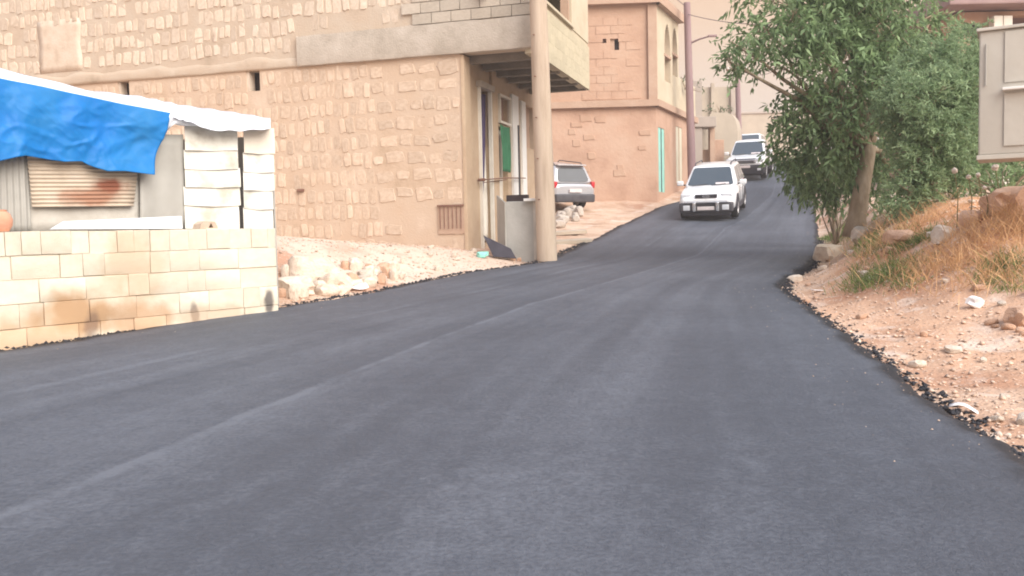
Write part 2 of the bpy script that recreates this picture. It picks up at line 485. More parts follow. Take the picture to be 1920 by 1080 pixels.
def build_road():
    ys = np.concatenate([np.arange(-6, 2, .3), np.arange(2, 14, .055), np.arange(14, 30, .11), np.arange(30, 48, .3), np.arange(48, 130, 2.0)])
    cols = np.concatenate([[0, 0, .006, .015, .03], np.linspace(.05, .95, 52), [.97, .985, .994, 1, 1]])
    L, R, S = xl(ys), xr(ys), xs_(ys)
    jag = lambda y, k: .055 * fbm(y*1.6, k, 0, 3) + .035 * fbm(y*6, k, 3, 3)
    L = L + jag(ys, 2.5)
    R = R + jag(ys, 9.5)
    S = np.clip(S, L + .3*(R-L), L + .7*(R-L))
    V, UV = [], []
    n = len(cols)
    for j, y in enumerate(ys):
        X = np.where(cols < .5, L[j] + (S[j]-L[j]) * cols/.5, S[j] + (R[j]-S[j]) * (cols-.5)/.5)
        Y = np.full(n, y)
        z = prof(Y) + .004 * fbm(X*.8, Y*.5, 0, 3) + .003*vnoise(X*7, Y*7)
        d = np.minimum(X - L[j], R[j] - X)
        z = z - .035 * (1 - sstep(0, .12, d)) + .012 * fbm(X*9, Y*9, 4, 2) * (1 - sstep(.0, .14, d))
        z[0] -= .16; z[-1] -= .16
        X[0] -= .02; X[-1] += .02
        V.append(np.stack([X, Y, z], 1)); UV.append(np.stack([cols, Y], 1))
    V = np.concatenate(V); UV = np.concatenate(UV)
    faces = []
    for j in range(len(ys) - 1):
        for i in range(n - 1):
            a = j*n + i
            faces.append((a, a+1, a+n+1, a+n))
    m = bpy.data.materials.new('asphalt'); m.use_nodes = True
    nd, l = m.node_tree.nodes, m.node_tree.links
    b = nd['Principled BSDF']
    b.inputs['Roughness'].default_value = .62
    b.inputs['Specular IOR Level'].default_value = .45
    uv = nd.new('ShaderNodeUVMap'); geo = nd.new('ShaderNodeNewGeometry')
    def noise(vec, sc, det, stretch=None):
        if stretch:
            mp = nd.new('ShaderNodeMapping'); mp.inputs['Scale'].default_value = stretch
            l.new(vec, mp.inputs[0]); vec = mp.outputs[0]
        t = nd.new('ShaderNodeTexNoise'); t.inputs['Scale'].default_value = sc; t.inputs['Detail'].default_value = det
        l.new(vec, t.inputs['Vector']); return t.outputs['Fac']
    def math_(op, a, b_=None, c=None):
        t = nd.new('ShaderNodeMath'); t.operation = op
        for i, x in enumerate((a, b_, c)):
            if x is None: continue
            if isinstance(x, (int, float)): t.inputs[i].default_value = x
            else: l.new(x, t.inputs[i])
        return t.outputs[0]
    def rng_(x, a, b_, c, d_):
        t = nd.new('ShaderNodeMapRange'); t.interpolation_type = 'SMOOTHSTEP'
        for i, q in enumerate((a, b_, c, d_)): t.inputs[i+1].default_value = q
        l.new(x, t.inputs[0]); return t.outputs[0]
    streak = noise(uv.outputs[0], 1.0, 4, (16, .10, 1))
    streak2 = noise(uv.outputs[0], 1.0, 3, (60, .35, 1))
    blot = noise(geo.outputs['Position'], .55, 4)
    fine = noise(geo.outputs['Position'], 46, 4)
    mott = noise(geo.outputs['Position'], 9, 4)
    grit = noise(geo.outputs['Position'], 190, 2)
    su = nd.new('ShaderNodeSeparateXYZ'); l.new(uv.outputs[0], su.inputs[0])
    wob = noise(uv.outputs[0], 1.0, 4, (0, .8, 1))
    off = math_('ABSOLUTE', math_('ADD', su.outputs[0], math_('MULTIPLY_ADD', wob, .018, -.509)))
    patch = noise(geo.outputs['Position'], 2.2, 4)
    seam = math_('MULTIPLY', rng_(off, .001, .0075, 1, 0), rng_(patch, .38, .62, .25, 1))
    off2 = math_('ABSOLUTE', math_('SUBTRACT', su.outputs[0], .27))
    seam2 = math_('MULTIPLY', rng_(off2, .001, .012, 1, 0), rng_(blot, .45, .62, 0, .45))
    v = math_('MULTIPLY_ADD', streak, .72, .33)
    v = math_('MULTIPLY', v, math_('MULTIPLY_ADD', streak2, .30, .85))
    v = math_('MULTIPLY', v, math_('MULTIPLY_ADD', blot, .7, .65))
    v = math_('MULTIPLY', v, math_('MULTIPLY_ADD', fine, 1.0, .5))
    v = math_('MULTIPLY', v, math_('MULTIPLY_ADD', mott, .5, .75))
    v = math_('MULTIPLY_ADD', rng_(grit, .66, .80, 0, 1), .45, v)
    v = math_('ADD', v, math_('MULTIPLY', math_('ADD', seam, seam2), .5))
    cr = nd.new('ShaderNodeValToRGB')
    e = cr.color_ramp.elements
    e[0].position, e[0].color = 0.25, (.036, .040, .050, 1)
    e[1].position, e[1].color = 1.0, (.122, .134, .160, 1)
    e2 = e.new(.62); e2.color = (.066, .074, .093, 1)
    l.new(v, cr.inputs[0])
    # fresh bitumen shows black along the broken edge
    ed = math_('MINIMUM', math_('SUBTRACT', su.outputs[0], .014), math_('SUBTRACT', 1, su.outputs[0]))
    fresh = rng_(math_('MULTIPLY_ADD', patch, -.022, ed), -.004, .016, 1, 0)
    mx = nd.new('ShaderNodeMix'); mx.data_type = 'RGBA'
    l.new(fresh, mx.inputs[0]); l.new(cr.outputs[0], mx.inputs['A']); mx.inputs['B'].default_value = (.014, .014, .018, 1)
    l.new(mx.outputs['Result'], b.inputs['Base Color'])
    bp = nd.new('ShaderNodeBump'); bp.inputs['Strength'].default_value = .8; bp.inputs['Distance'].default_value = .008
    l.new(math_('ADD', fine, math_('MULTIPLY', grit, .7)), bp.inputs['Height'])
    l.new(bp.outputs[0], b.inputs['Normal'])
    MATS['asphalt'] = m
    me = mesh_data('road', V, faces, m, 180)
    ul = me.uv_layers.new(name='UVMap')
    li = np.zeros(len(me.loops), dtype=np.int32); me.loops.foreach_get('vertex_index', li)
    ul.data.foreach_set('uv', UV[li].astype(np.float32).ravel())
    o = link('road', me)
    return tag(o, 'fresh dark grey asphalt road climbing between houses', 'road', kind='structure')
build_road()

def build_ground():
    gx = np.concatenate([-np.geomspace(1500, 16, 14), np.arange(-14, -7, .5), np.arange(-7, 9, .085), np.arange(9, 16, .3), np.geomspace(17, 1500, 14)])
    gy = np.concatenate([-np.geomspace(600, 6, 8), np.arange(-4, 3, .5), np.arange(3, 20, .085), np.arange(20, 50, .35), np.geomspace(51, 1500, 22)])
    X, Y = np.meshgrid(gx, gy)
    Z = ground_z(X, Y)
    V = np.stack([X, Y, Z], 2).reshape(-1, 3)
    n = len(gx)
    idx = np.arange(len(gy)-1)[:, None]*n + np.arange(n-1)[None]
    faces = np.stack([idx, idx+1, idx+n+1, idx+n], 2).reshape(-1, 4).tolist()
    m = MATS['dirt']
    nd, l = m.node_tree.nodes, m.node_tree.links
    # patches of red earth and of chalky dust lie on the dirt
    b = nd['Principled BSDF']
    src = b.inputs['Base Color'].links[0].from_socket
    geo = nd.new('ShaderNodeNewGeometry')
    for sc, lo, hi, c, a in ((.55, .52, .66, (.34, .155, .085), .75), (1.9, .56, .68, (.66, .56, .48), .7), (9, .60, .72, (.30, .20, .14), .6), (26, .60, .70, (.74, .64, .54), .7)):
        t = nd.new('ShaderNodeTexNoise'); t.inputs['Scale'].default_value = sc; t.inputs['Detail'].default_value = 5
        l.new(geo.outputs['Position'], t.inputs['Vector'])
        r = nd.new('ShaderNodeMapRange'); r.inputs[1].default_value = lo; r.inputs[2].default_value = hi; r.inputs[4].default_value = a
        l.new(t.outputs['Fac'], r.inputs[0])
        mx = nd.new('ShaderNodeMix'); mx.data_type = 'RGBA'
        l.new(r.outputs[0], mx.inputs[0]); l.new(src, mx.inputs['A']); mx.inputs['B'].default_value = (*c, 1)
        src = mx.outputs['Result']
    l.new(src, b.inputs['Base Color'])
    o = link('ground', mesh_data('ground', V, faces, m, 180))
    tag(o, 'pinkish tan dirt and gravel ground beside the road', 'ground', kind='structure')
build_ground()
gz = lambda x, y: float(ground_z(x, y))

def ghit(u, v):
    """where the ray through a pixel meets the ground sheet"""
    d = ray(u, v)
    ys = np.linspace(2.5, 60, 3000)
    X = d.x / d.y * ys
    z = EYE.z + d.z / d.y * ys
    k = np.nonzero(z <= ground_z(X, ys))[0]
    i = k[0] if len(k) else -1
    return Vector((X[i], ys[i], float(ground_z(X[i], ys[i]))))

# ------------------------------------------------------------------ block wall at the roadside
P0 = at(0, 650, 7.55); P1 = at(522, 572, 9.7)
wd = Vector((P1.x - P0.x, P1.y - P0.y, 0)).normalized()
wnorm = Vector((wd.y, -wd.x, 0))                         # towards the road
def on_wall(u, v, off=0.0):
    return hit(u, v, P0 + wnorm * off, wnorm)
_s = [(Vector(on_wall(150, 590)), (.42, .4, .30), 3.5, .9, (.45, .27, .14)),
      (Vector(on_wall(250, 500)), (.34, .34, .42), 4.5, .5, (.56, .39, .24)),
      (Vector(on_wall(270, 600)), (.36, .34, .24), 4.0, .8, (.50, .31, .18)),
      (Vector(on_wall(50, 640)), (.6, .5, .24), 4.5, .7, (.52, .34, .2)),
      (Vector(on_wall(172, 615)), (.08, .08, .20), 7, .6, (.17, .11, .09)),
      (Vector(on_wall(365, 590)), (.05, .05, .15), 7, .7, (.12, .09, .085)),
      (Vector(on_wall(505, 565)), (.06, .06, .17), 7, .85, (.08, .07, .075)),
      (Vector(on_wall(400, 590)), (.5, .5, .12), 6, .5, (.50, .34, .22))]
mat('cream_block_wall', [(.67, .60, .48), (.70, .635, .515), (.73, .67, .56)], 3, .93, bump=.5, bscale=45, rnd=.03, stains=_s)
mat('block_mortar', [(.50, .41, .30), (.58, .50, .39)], 5, .95, bump=.6, bscale=40, coords='World', stains=_s)

wall = empty('block_wall', (P0.x, P0.y, gz(P0.x, P0.y)), math.atan2(wd.y, wd.x),
             'low cream concrete block wall with orange stains along the road', 'wall')
WL0 = -3.4
WL1 = (P1 - P0).dot(wd)
z_top = on_wall(260, 431).z
blk = []
for k in range(5):
    mb = MB().box((0, 0, 0), (1, 1, 1))
    bm = bmesh.new()
    me = mesh_data('block', mb.v, mb.f, 'cream_block_wall')
    bm.from_mesh(me)
    bmesh.ops.bevel(bm, geom=bm.edges[:], offset=.022, segments=2, profile=.6, affect='EDGES')
    for v in bm.verts:
        v.co += Vector((random.uniform(-.006, .006), random.uniform(-.018, .018), random.uniform(-.012, .012)))
    bmesh.ops.recalc_face_normals(bm, faces=bm.faces[:])
    bm.to_mesh(me); bm.free()
    me.polygons.foreach_set('use_smooth', [True]*len(me.polygons)); me.set_sharp_from_angle(angle=math.radians(40))
    blk.append(me)
wz0 = wall.location.z
core = MB().box(((WL0+WL1)/2, .10, (z_top - wz0 - .12)/2 - .2), (WL1 - WL0 - .01, .176, z_top - wz0 + .34))
core.build('mortar_core', 'block_mortar', wall, local=True)
CH = .205
row = 0
z = z_top
while z > wz0 - .35:
    x = WL0 - random.uniform(0, .3)
    while x < WL1 - .02:
        if row == 0:
            w = random.choice((.13, .16, .20, .26))
        else:
            w = random.choice((.40, .44, .44, .40, .32, .20))
        x1 = min(x + w, WL1)
        if WL1 - x1 < .1: x1 = WL1
        o = link('block', random.choice(blk), wall, ((x + x1)/2, .10 + random.uniform(-.006, .006), z - wz0 - CH/2 + random.uniform(-.003, .003)),
                 (0, 0, random.uniform(-.008, .008)), (x1 - x - .004, .2, CH - .005))
        x = x1
    z -= CH
    row += 1

# things lying on the wall's top
def rock_mesh(name, m, seed, sub=2, rough=.22, flat=1.0):
    bm = bmesh.new()
    bmesh.ops.create_icosphere(bm, subdivisions=sub, radius=.5)
    co = np.array([v.co[:] for v in bm.verts])
    d = 1 + rough * fbm(co[:, 0]*2.2 + seed*7.1, co[:, 1]*2.2, co[:, 2]*2.2 + seed, 3)
    for v, k in zip(bm.verts, d):
        v.co *= float(k)
        for ax in range(3):                                  # a few broken flat faces
            lim = .36 + .06 * ((seed*13 + ax*7) % 5) / 5
            v.co[ax] = max(-lim, min(lim, v.co[ax]))
        v.co.z *= flat
    me = bpy.data.meshes.new(name)
    bm.to_mesh(me); bm.free()
    me.materials.append(MATS[m])
    me.polygons.foreach_set('use_smooth', [True]*len(me.polygons)); me.set_sharp_from_angle(angle=math.radians(32))
    return me

p = on_wall(3, 431, -.10)
mb = MB()
prof_pot = [(0.0, 0), (.055, 0), (.085, .05), (.09, .10), (.07, .15), (.045, .17), (.05, .185), (.04, .185), (.0, .15)]
n = 14
for r, zz in prof_pot:
    for j in range(n):
        mb.v.append(Vector((p.x + r*math.cos(2*math.pi*j/n), p.y + r*math.sin(2*math.pi*j/n), z_top + .002 + zz)))
for i in range(len(prof_pot)-1):
    for j in range(n):
        mb.f.append((i*n+j, i*n+(j+1) % n, (i+1)*n+(j+1) % n, (i+1)*n+j))
o = mb.build('clay_pot', 'clay', smooth=50)
tag(o, 'rounded pinkish clay pot on top of the block wall, cut by the picture edge', 'pot')

p = on_wall(385, 433, -.09)
br = empty('broken_block', (p.x, p.y, z_top), math.atan2(wd.y, wd.x), 'broken tan hollow block piece with a dark triangular hole, on the wall top', 'block')
mb = MB()
out = [(-.10, 0), (-.085, .05), (-.04, .078), (.02, .075), (.07, .07), (.10, .02), (.10, 0)]
inn = [(-.005, .012), (0, .02), (.015, .045), (.022, .058), (.03, .05), (.045, .02), (.05, .012)]
for y in (-.07, .07):
    mb.v += [Vector((a, y, b_)) for a, b_ in out] + [Vector((a, y, b_)) for a, b_ in inn]
q = len(out)
for i in range(q):
    j = (i+1) % q
    mb.f += [(i, j, q+j, q+i), (2*q+j, 2*q+i, 3*q+i, 3*q+j), (j, i, 2*q+i, 2*q+j), (q+i, q+j, 3*q+j, 3*q+i)]
mb.build('shell', 'stone_low', br, local=True, smooth=30)
MB().box((.022, .03, .035), (.05, .06, .045)).build('hollow', 'inside_shade', br, local=True)  # solid dark box, shade of the hole put into its colour

# ------------------------------------------------------------------ shed behind the wall
SO = -.42
def on_shed(u, v, off=0.0):
    return hit(u, v, P0 + wnorm * (SO + off), wnorm)
s_base = P0 + wnorm * SO
shed = empty('shed', (s_base.x, s_base.y, gz(s_base.x, s_base.y)), 0,
             'patched shed of white slats and grey sheets behind the block wall', 'shed')
# frame and hidden sides
c_r = on_shed(513, 300); c_l = on_shed(-150, 300)
back = -wnorm * 2.2
zb = shed.location.z - .1
mb = MB()
zt_r, zt_l = on_shed(510, 246).z, on_shed(-150, 150).z
A_, B_ = Vector((c_r.x, c_r.y, 0)), Vector((c_l.x, c_l.y, 0))
for a, b_, za, zb2 in ((A_ + back, A_ - wnorm*.03, zt_r+.05, zt_r - .04), (B_ - wnorm*.03, B_ + back, zt_l, zt_l+.1), (B_ + back, A_ + back, zt_l+.1, zt_r+.05)):
    mb.hexa([a + Vector((0, 0, zb)), b_ + Vector((0, 0, zb)), b_ + Vector((0, 0, zb2)), a + Vector((0, 0, za))], .02)
mb.build('rear_panel', 'grey_sheet', shed)
for u in (505, 348, 52, -140):
    t = on_shed(u, 300, -.08)
    zt = on_shed(u, 262 - (60 if u < 320 else 0), -.08).z
    MB().box((t.x, t.y, (zb + zt)/2), (.05, .05, zt - zb)).build('frame_post', 'rust_rod', shed)

def corrug(name, corners, m, nwave, amp, horizontal, parent, off=0.0, nl=8):
    """corrugated sheet through four pixel corners (bl, br, tr, tl) on the shed plane"""
    bl, br_, tr, tl = [on_shed(*c, off) for c in corners]
    nn = nwave * 6
    def fn(i, j):
        pnt = bl*(1-i)*(1-j) + br_*i*(1-j) + tr*i*j + tl*(1-i)*j
        ph = (j if horizontal else i) * nwave * 2*math.pi
        return pnt + wnorm * (amp * math.sin(ph) + .006*math.sin(i*7+j*5))
    mb = MB().grid(fn, nl if horizontal else nn, nn if horizontal else nl)
    return mb.build(name, m, parent, smooth=180, thick=.004)
corrug('grey_panel', [(-150, 445), (58, 440), (52, 285), (-150, 280)], 'grey_sheet', 16, .008, False, shed, 0.0)
corrug('grey_panel', [(262, 440), (349, 432), (344, 252), (262, 252)], 'grey_sheet', 2, .004, False, shed, .012)
corrug('grey_panel', [(55, 440), (262, 438), (262, 240), (52, 240)], 'dirty_white', 2, .003, False, shed, -.02)
rp = on_shed(190, 362, .03)
mat('rust_panel', [(.40, .33, .26), (.50, .42, .33), (.54, .46, .38)], 3, .8, bump=.1, coords='World',
    stains=[(on_shed(205, 347, .03), (.20, .2, .085), 6, .95, (.25, .085, .05)), (on_shed(170, 368, .03), (.30, .3, .11), 5, .85, (.32, .15, .09))])
o = corrug('rusty_panel', [(60, 389), (250, 387), (262, 290), (51, 288)], 'rust_panel', 13, .009, True, shed, .035, 10)
tag(o, 'tan corrugated sheet with a rust patch')
# white slats, two bays
slat_rows = [(235, 281), (281, 315), (315, 350), (350, 384), (384, 428)]
for k, (a, b_) in enumerate(slat_rows):
    for bay in (0, 1):
        u0, u1 = (345, 449) if bay == 0 else (456, 513)
        dv = 0 if bay == 0 else 5
        uu0 = u0 + random.uniform(-1, 1); uu1 = u1 + random.uniform(-2, 2) - (4 if (bay == 0 and k < 2) else 0)
        t0 = a + dv - (0 if k else (2 if bay == 0 else 1)); b0 = b_ + dv + 1
        bl, br_, tr, tl = on_shed(uu0, b0, .02), on_shed(uu1, b0 + (1.5 if bay else 0), .02), on_shed(uu1, t0 + (1.5 if bay else 0), .02), on_shed(uu0, t0, .02)
        ph = random.uniform(0, 6)
        def fn(i, j, bl=bl, br_=br_, tr=tr, tl=tl, ph=ph):
            pnt = bl*(1-i)*(1-j) + br_*i*(1-j) + tr*i*j + tl*(1-i)*j
            bulge = .016*(1-j) + .004*math.sin(i*6+ph) + .004*float(vnoise(i*5, j*2, ph))
            return pnt + wnorm*bulge + Vector((0, 0, (-.010*math.sin(i*math.pi) + .006*float(vnoise(i*4, 0, ph)))*(1-j)))
        MB().grid(fn, 8, 6).build('slat', 'siding_tan' if (bay and k < 1) else 'siding', shed, smooth=35, thick=.006)
# long pale plank at the foot
bl, br_, tr, tl = on_shed(95, 430, .2), on_shed(343, 429, .2), on_shed(341, 405, .2), on_shed(120, 415, .2)
o = MB().hexa([bl, br_, tr, tl], .03).build('pale_plank', 'plank_blue', None, bevel=.004)
tag(o, 'long whitish plank lying behind the block wall under the rusty sheet', 'plank')
# roof: white sheet over the top with a drooping front edge
fr = [on_shed(u, v, o_) for u, v, o_ in ((-150, 122, .10), (0, 153, .10), (170, 186, .10), (300, 213, .12), (335, 222, .16), (352, 226, .18), (395, 243, .2), (450, 244, .2), (507, 240, .2))]
bk = []
for u, v in ((-150, 96), (0, 128), (170, 170), (260, 180), (300, 188), (340, 197), (400, 205), (455, 213), (507, 222)):
    w = hit(u, v, P0 + wnorm * (SO - 1.2), wnorm)
    bk.append(w)
def poly_at(pts, t):
    k = min(int(t*(len(pts)-1)), len(pts)-2); f = t*(len(pts)-1) - k
    return pts[k]*(1-f) + pts[k+1]*f
def roof_fn(i, j):
    pnt = poly_at(fr, i)*(1-j) + poly_at(bk, i)*j
    wob = .02*math.sin(i*31+j*3) + .014*math.sin(i*57 + j*9)
    return pnt + Vector((0, 0, wob*(1-abs(2*j-1))*.9 + .006*math.sin(i*70)))
MB().grid(roof_fn, 70, 12).build('roof_sheet', 'white_tarp', shed, smooth=180, thick=.01)
# drooping hem of the roof sheet between tarp and slats
hem_t = [on_shed(u, v, .14) for u, v in ((318, 214), (335, 221), (352, 226), (375, 236), (395, 243))]
hem_b = [on_shed(u, v, .10) for u, v in ((312, 246), (326, 233), (345, 236), (372, 235.5), (397, 245))]
MB().grid(lambda i, j: poly_at(hem_t, i)*(1-j) + poly_at(hem_b, i)*j + wnorm*.01*math.sin(i*20+j*3), 24, 4).build('roof_hem', 'white_tarp', shed, smooth=180, thick=.004)

# the blue tarpaulin hangs over the shed front
tp_t = [on_shed(u, v, .13) for u, v in ((-160, 116), (0, 147), (80, 163), (160, 180), (240, 197), (321, 212))]
tp_b = [on_shed(u, v, .17) for u, v in ((-160, 312), (0, 302), (30, 295), (50, 292), (90, 297), (125, 303), (158, 302), (178, 313), (200, 321), (235, 321), (286, 328))]
def tarp_fn(i, j):
    t, b_ = poly_at(tp_t, i), poly_at(tp_b, i)
    pnt = t*(1-j) + b_*j
    cr = abs(float(vnoise(i*9 + j*4.5, j*3.5 - i*2, .3))); cr2 = abs(float(vnoise(i*19 - j*8, j*6 + i*3, 5.3)))
    fold = .030*(.35 - min(.35, cr)) + .012*(.3 - min(.3, cr2)) + .012*math.sin(i*23 + 2.2*j) + .015*math.sin(i*9 - j*6) + .022*float(fbm(i*7, j*2.2 + i*3, .5, 3)) + .03*math.sin(j*2.6+i*4)*j
    return pnt + wnorm * fold * (.25 + .75*min(1, j*3)) + wd * (.010*math.sin(j*9+i*5))
tarp = MB().grid(tarp_fn, 150, 60).build('blue_tarp', 'blue_tarp', None, smooth=180, thick=.004)
tag(tarp, 'bright blue tarpaulin draped over the front of the shed', 'tarpaulin')

# ------------------------------------------------------------------ stone house
AC = at(872, 460, 17.5)
AX = Vector((.957, -.290, 0)).normalized()              # along the front, to the right
AY = Vector((.290, .957, 0)).normalized()               # towards the back
A_Z = 0.70
house = empty('stone_house', (AC.x, AC.y, A_Z), math.atan2(AX.y, AX.x),
              'two-storey stone house with a jutting upper floor above the roadside', 'house')
def a_front(u, v):                                       # pixel -> local x, z on the front plane
    w = hit(u, v, AC, AY); r = w - house.location
    return r.dot(AX), r.z
def a_side(u, v, x=0.0):                                 # pixel -> local y, z on the plane local x = const
    w = hit(u, v, AC + AX * x, AX); r = w - house.location
    return r.dot(AY), r.z
def awall(name, m, O, d, L, z0, z1, th, holes, inward, parent=None):
    mb = MB(); wall_cells(mb, O, d, L, z0, z1, th, holes, inward)
    return mb.build(name, m, parent or house, local=True)
OH = a_front(1001, 60)[0]                                # overhang past the corner
ZS = a_front(866, 100)[1]                                # underside of the slab
ZB = a_front(800, 47)[1]                                 # top of the concrete beam
ZR = 7.6
XW = -15.0
def fhole(u0, v0, u1, v1):
    x0, z1 = a_front(u0, v0); x1, z0 = a_front(u1, v1)
    return (x0, x1, z0, z1)
vh1, vh2 = fhole(461, 131, 488, 170), fhole(220, 147, 243, 182)
sh = lambda h: (h[0] - XW, h[1] - XW, h[2], h[3])
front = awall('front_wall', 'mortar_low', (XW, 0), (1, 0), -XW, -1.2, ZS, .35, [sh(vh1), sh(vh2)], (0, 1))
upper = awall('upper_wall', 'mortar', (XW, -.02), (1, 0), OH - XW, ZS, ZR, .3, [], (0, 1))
awall('rear_wall', 'mortar', (0, 5.6), (-1, 0), -XW, -1.2, ZR, .3, [], (0, -1))
awall('end_wall', 'mortar', (XW, 5.6), (0, -1), 5.6, -1.2, ZR, .3, [], (1, 0))
MB().box(((XW+OH)/2, 2.7, ZR + .1), (OH - XW, 5.8, .2)).build('roof', 'concrete', house, local=True)
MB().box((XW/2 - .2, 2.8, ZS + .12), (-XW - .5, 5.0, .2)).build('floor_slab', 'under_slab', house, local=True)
MB().box((XW/2, 4.0, 1.2), (-XW - .8, .2, 4.8)).build('inner_wall', 'mortar', house, local=True)
for h in (vh1, vh2):                                     # plaster reveal of each vent hole
    MB().box((h[0] + .03, .12, (h[2]+h[3])/2), (.06, .2, h[3]-h[2])).build('vent_reveal', 'stone_high', house, local=True)
    MB().box(((h[0]+h[1])/2, .30, (h[2]+h[3])/2), (h[1]-h[0], .03, h[3]-h[2])).build('vent_shade', 'inside_shade', house, local=True)  # dark sheet, painted as the shade in the vent hole

# courses of stones set in the mortar
stone_low, stone_high = [], []
for k in range(7):
    for lst, m in ((stone_low, 'stone_low'), (stone_high, 'stone_high')):
        bm = bmesh.new()
        n = 12
        ang = [2*math.pi*(i+.5)/n + random.uniform(-.1, .1) for i in range(n)]
        ring = []
        for a in ang:
            c, s = math.cos(a), math.sin(a)
            r = 1/((abs(c)**9 + abs(s)**9)**(1/9)) * random.uniform(.84, 1.02)
            ring.append((c*r*.5, s*r*.5))
        vb = [bm.verts.new((x, .5, z)) for x, z in ring]
        vm = [bm.verts.new((x, -.18, z)) for x, z in ring]
        vf = [bm.verts.new((x*.93, -.5 + random.uniform(-.16, .16), z*.95)) for x, z in ring]
        for a_, b_ in ((vb, vm), (vm, vf)):
            for i in range(n):
                bm.faces.new((a_[i], a_[(i+1) % n], b_[(i+1) % n], b_[i]))
        bm.faces.new(vf)
        bmesh.ops.recalc_face_normals(bm, faces=bm.faces[:])
        me = bpy.data.meshes.new('stone'); bm.to_mesh(me); bm.free()
        me.materials.append(MATS[m])
        me.polygons.foreach_set('use_smooth', [True]*len(me.polygons)); me.set_sharp_from_angle(angle=math.radians(50))
        lst.append(me)
cands = []
def proj(p):
    q = cam_rot.transposed() @ (p - EYE)
    return CX + F_PX*q.x/-q.z, CY - F_PX*q.y/-q.z
def to_world(x, y, z):
    return house.location + AX*x + AY*y + Vector((0, 0, z))
plaster = fhole(72, 42, 156, 132)
beam_x0 = a_front(560, 70)[0]
blk_x0 = a_front(781, 30)[0]
for part in (0, 1):
    z = -.15 if part == 0 else ZS + .30
    nc = round((ZS - .03 - z)/.345)
    while z < (ZS - .25 if part == 0 else ZR - .3):
        ch = (ZS - .03 + .15)/nc if part == 0 else random.uniform(.31, .37)
        x = XW + random.uniform(0, .3)
        xe = -.03 if part == 0 else OH - .05
        while x < xe - .1:
            near_corner = part == 0 and x > -1.9
            w = random.choice((random.uniform(.11, .17), random.uniform(.14, .24))) if not near_corner else random.uniform(.22, .44)
            w = min(w, xe - x)
            h = ch * random.uniform(.70, 1.0) * (1 if not near_corner else random.uniform(.6, 1.0))
            cx, cz = x + w/2, z + ch/2 + random.uniform(-.035, .035)
            skip = random.random() < .04
            for hh in (vh1, vh2):
                if part == 0 and hh[0]-w/2-.03 < cx < hh[1]+w/2+.03 and hh[2]-h/2-.03 < cz < hh[3]+h/2+.03: skip = True
            if part == 0 and cz + h/2 > ZS - .01: cz = ZS - .01 - h/2
            if part == 0 and -1.25 < cx < -.25 and cz - h/2 < .62: skip = True       # grille patch
            if part == 1:
                if cx + w/2 > beam_x0 - .05 and cz - h/2 < ZB + .08: skip = True
                if cx + w/2 > blk_x0 - .05 : skip = True
                if plaster[0] < cx < plaster[1] and plaster[2] < cz < plaster[3]: skip = True
            if not skip:
                u, v = proj(to_world(cx, 0, cz))
                vis = -30 < u < 1010 and -25 < v < 480
                if vis and u < 515:                     # behind the shed and the wall
                    top_edge = 150 + u*.2 if u < 320 else 215
                    vis = v < top_edge
                cands.append((0 if vis else 1, w*h, part, cx, cz, w, h))
            x += w + random.uniform(.012, .05)
        z += ch
print('stones', len(cands), 'in view', sum(1 for c in cands if c[0] == 0))
cands.sort(key=lambda c: (c[0], -c[1]))
for par in (0, 1):
    pass
cnt = {0: 0, 1: 0}
rest = {0: MB(), 1: MB()}
for vis, ar, part, cx, cz, w, h in cands:
    meshes = stone_low if part == 0 else stone_high
    me = random.choice(meshes)
    dep = random.uniform(.03, .06)
    y0 = (0 if part == 0 else -.02) + dep/2 - random.uniform(.003, .015)
    rt = random.uniform(-.13, .13)
    if vis == 0 and cnt[0] + cnt[1] < 300:
        cnt[part] += 1
        link('stone', me, front if part == 0 else upper, (cx, y0, cz), (0, rt, 0), (w, dep, h))
    else:
        M = Matrix.Translation((cx, y0, cz)) @ Matrix.Rotation(rt, 4, 'Y') @ Matrix.Diagonal((w, dep, h, 1))
        rest[part].add([M @ v.co for v in me.vertices], [tuple(p.vertices) for p in me.polygons])
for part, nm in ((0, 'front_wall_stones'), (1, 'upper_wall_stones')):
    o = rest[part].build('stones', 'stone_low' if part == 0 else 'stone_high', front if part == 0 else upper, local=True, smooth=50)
    o['kind'] = 'stuff'

# the thin ledge between the storeys, the concrete beam and the grey blocks above it
mb = MB()
def ledge_fn(i, j):
    x = XW + (beam_x0 - XW + .02) * i
    prof_ = [(.01, .22), (-.012, .19), (-.020, .12), (-.026, .02), (-.012, -.02), (.03, -.03)]
    y, z = prof_[j_idx(j)]
    nz = float(fbm(x*1.6, z*3, 1.0, 3))
    return (x, -.02 + y*(1 + .4*nz), ZS + .02 + z*(1 + .3*nz) + .012*nz)
j_idx = lambda j: int(round(j*5))
mb.grid(ledge_fn, 200, 5)
mb.build('ledge', 'mortar', house, local=True, smooth=180)
b0 = MB()
def beam_fn(i, j):
    x = beam_x0 + (OH - .02 - beam_x0) * i
    pf = [(-.03, ZB), (-.095, ZB - .012), (-.10, ZB - .25), (-.10, ZS + .05), (-.085, ZS - .006), (.02, ZS - .008)]
    y, z = pf[j_idx(j)]
    nz = float(fbm(x*2, z*2, 4, 3))
    return (x, y + .008*nz, z + (.012*nz if j < .9 else 0))
b0.grid(beam_fn, 80, 5)
b0.v += [Vector((beam_x0, y, z)) for y, z in ((0, ZB), (-.1, ZB), (-.1, ZS), (0, ZS))]
k = len(b0.v) - 4
b0.f.append((k, k+1, k+2, k+3))
b0.build('concrete_beam', 'concrete', house, local=True, smooth=40)
gb = []
for k in range(3):
    me = blk[k].copy(); me.materials.clear(); me.materials.append(MATS['concrete_block']); gb.append(me)
z = ZB + .005
r = 0
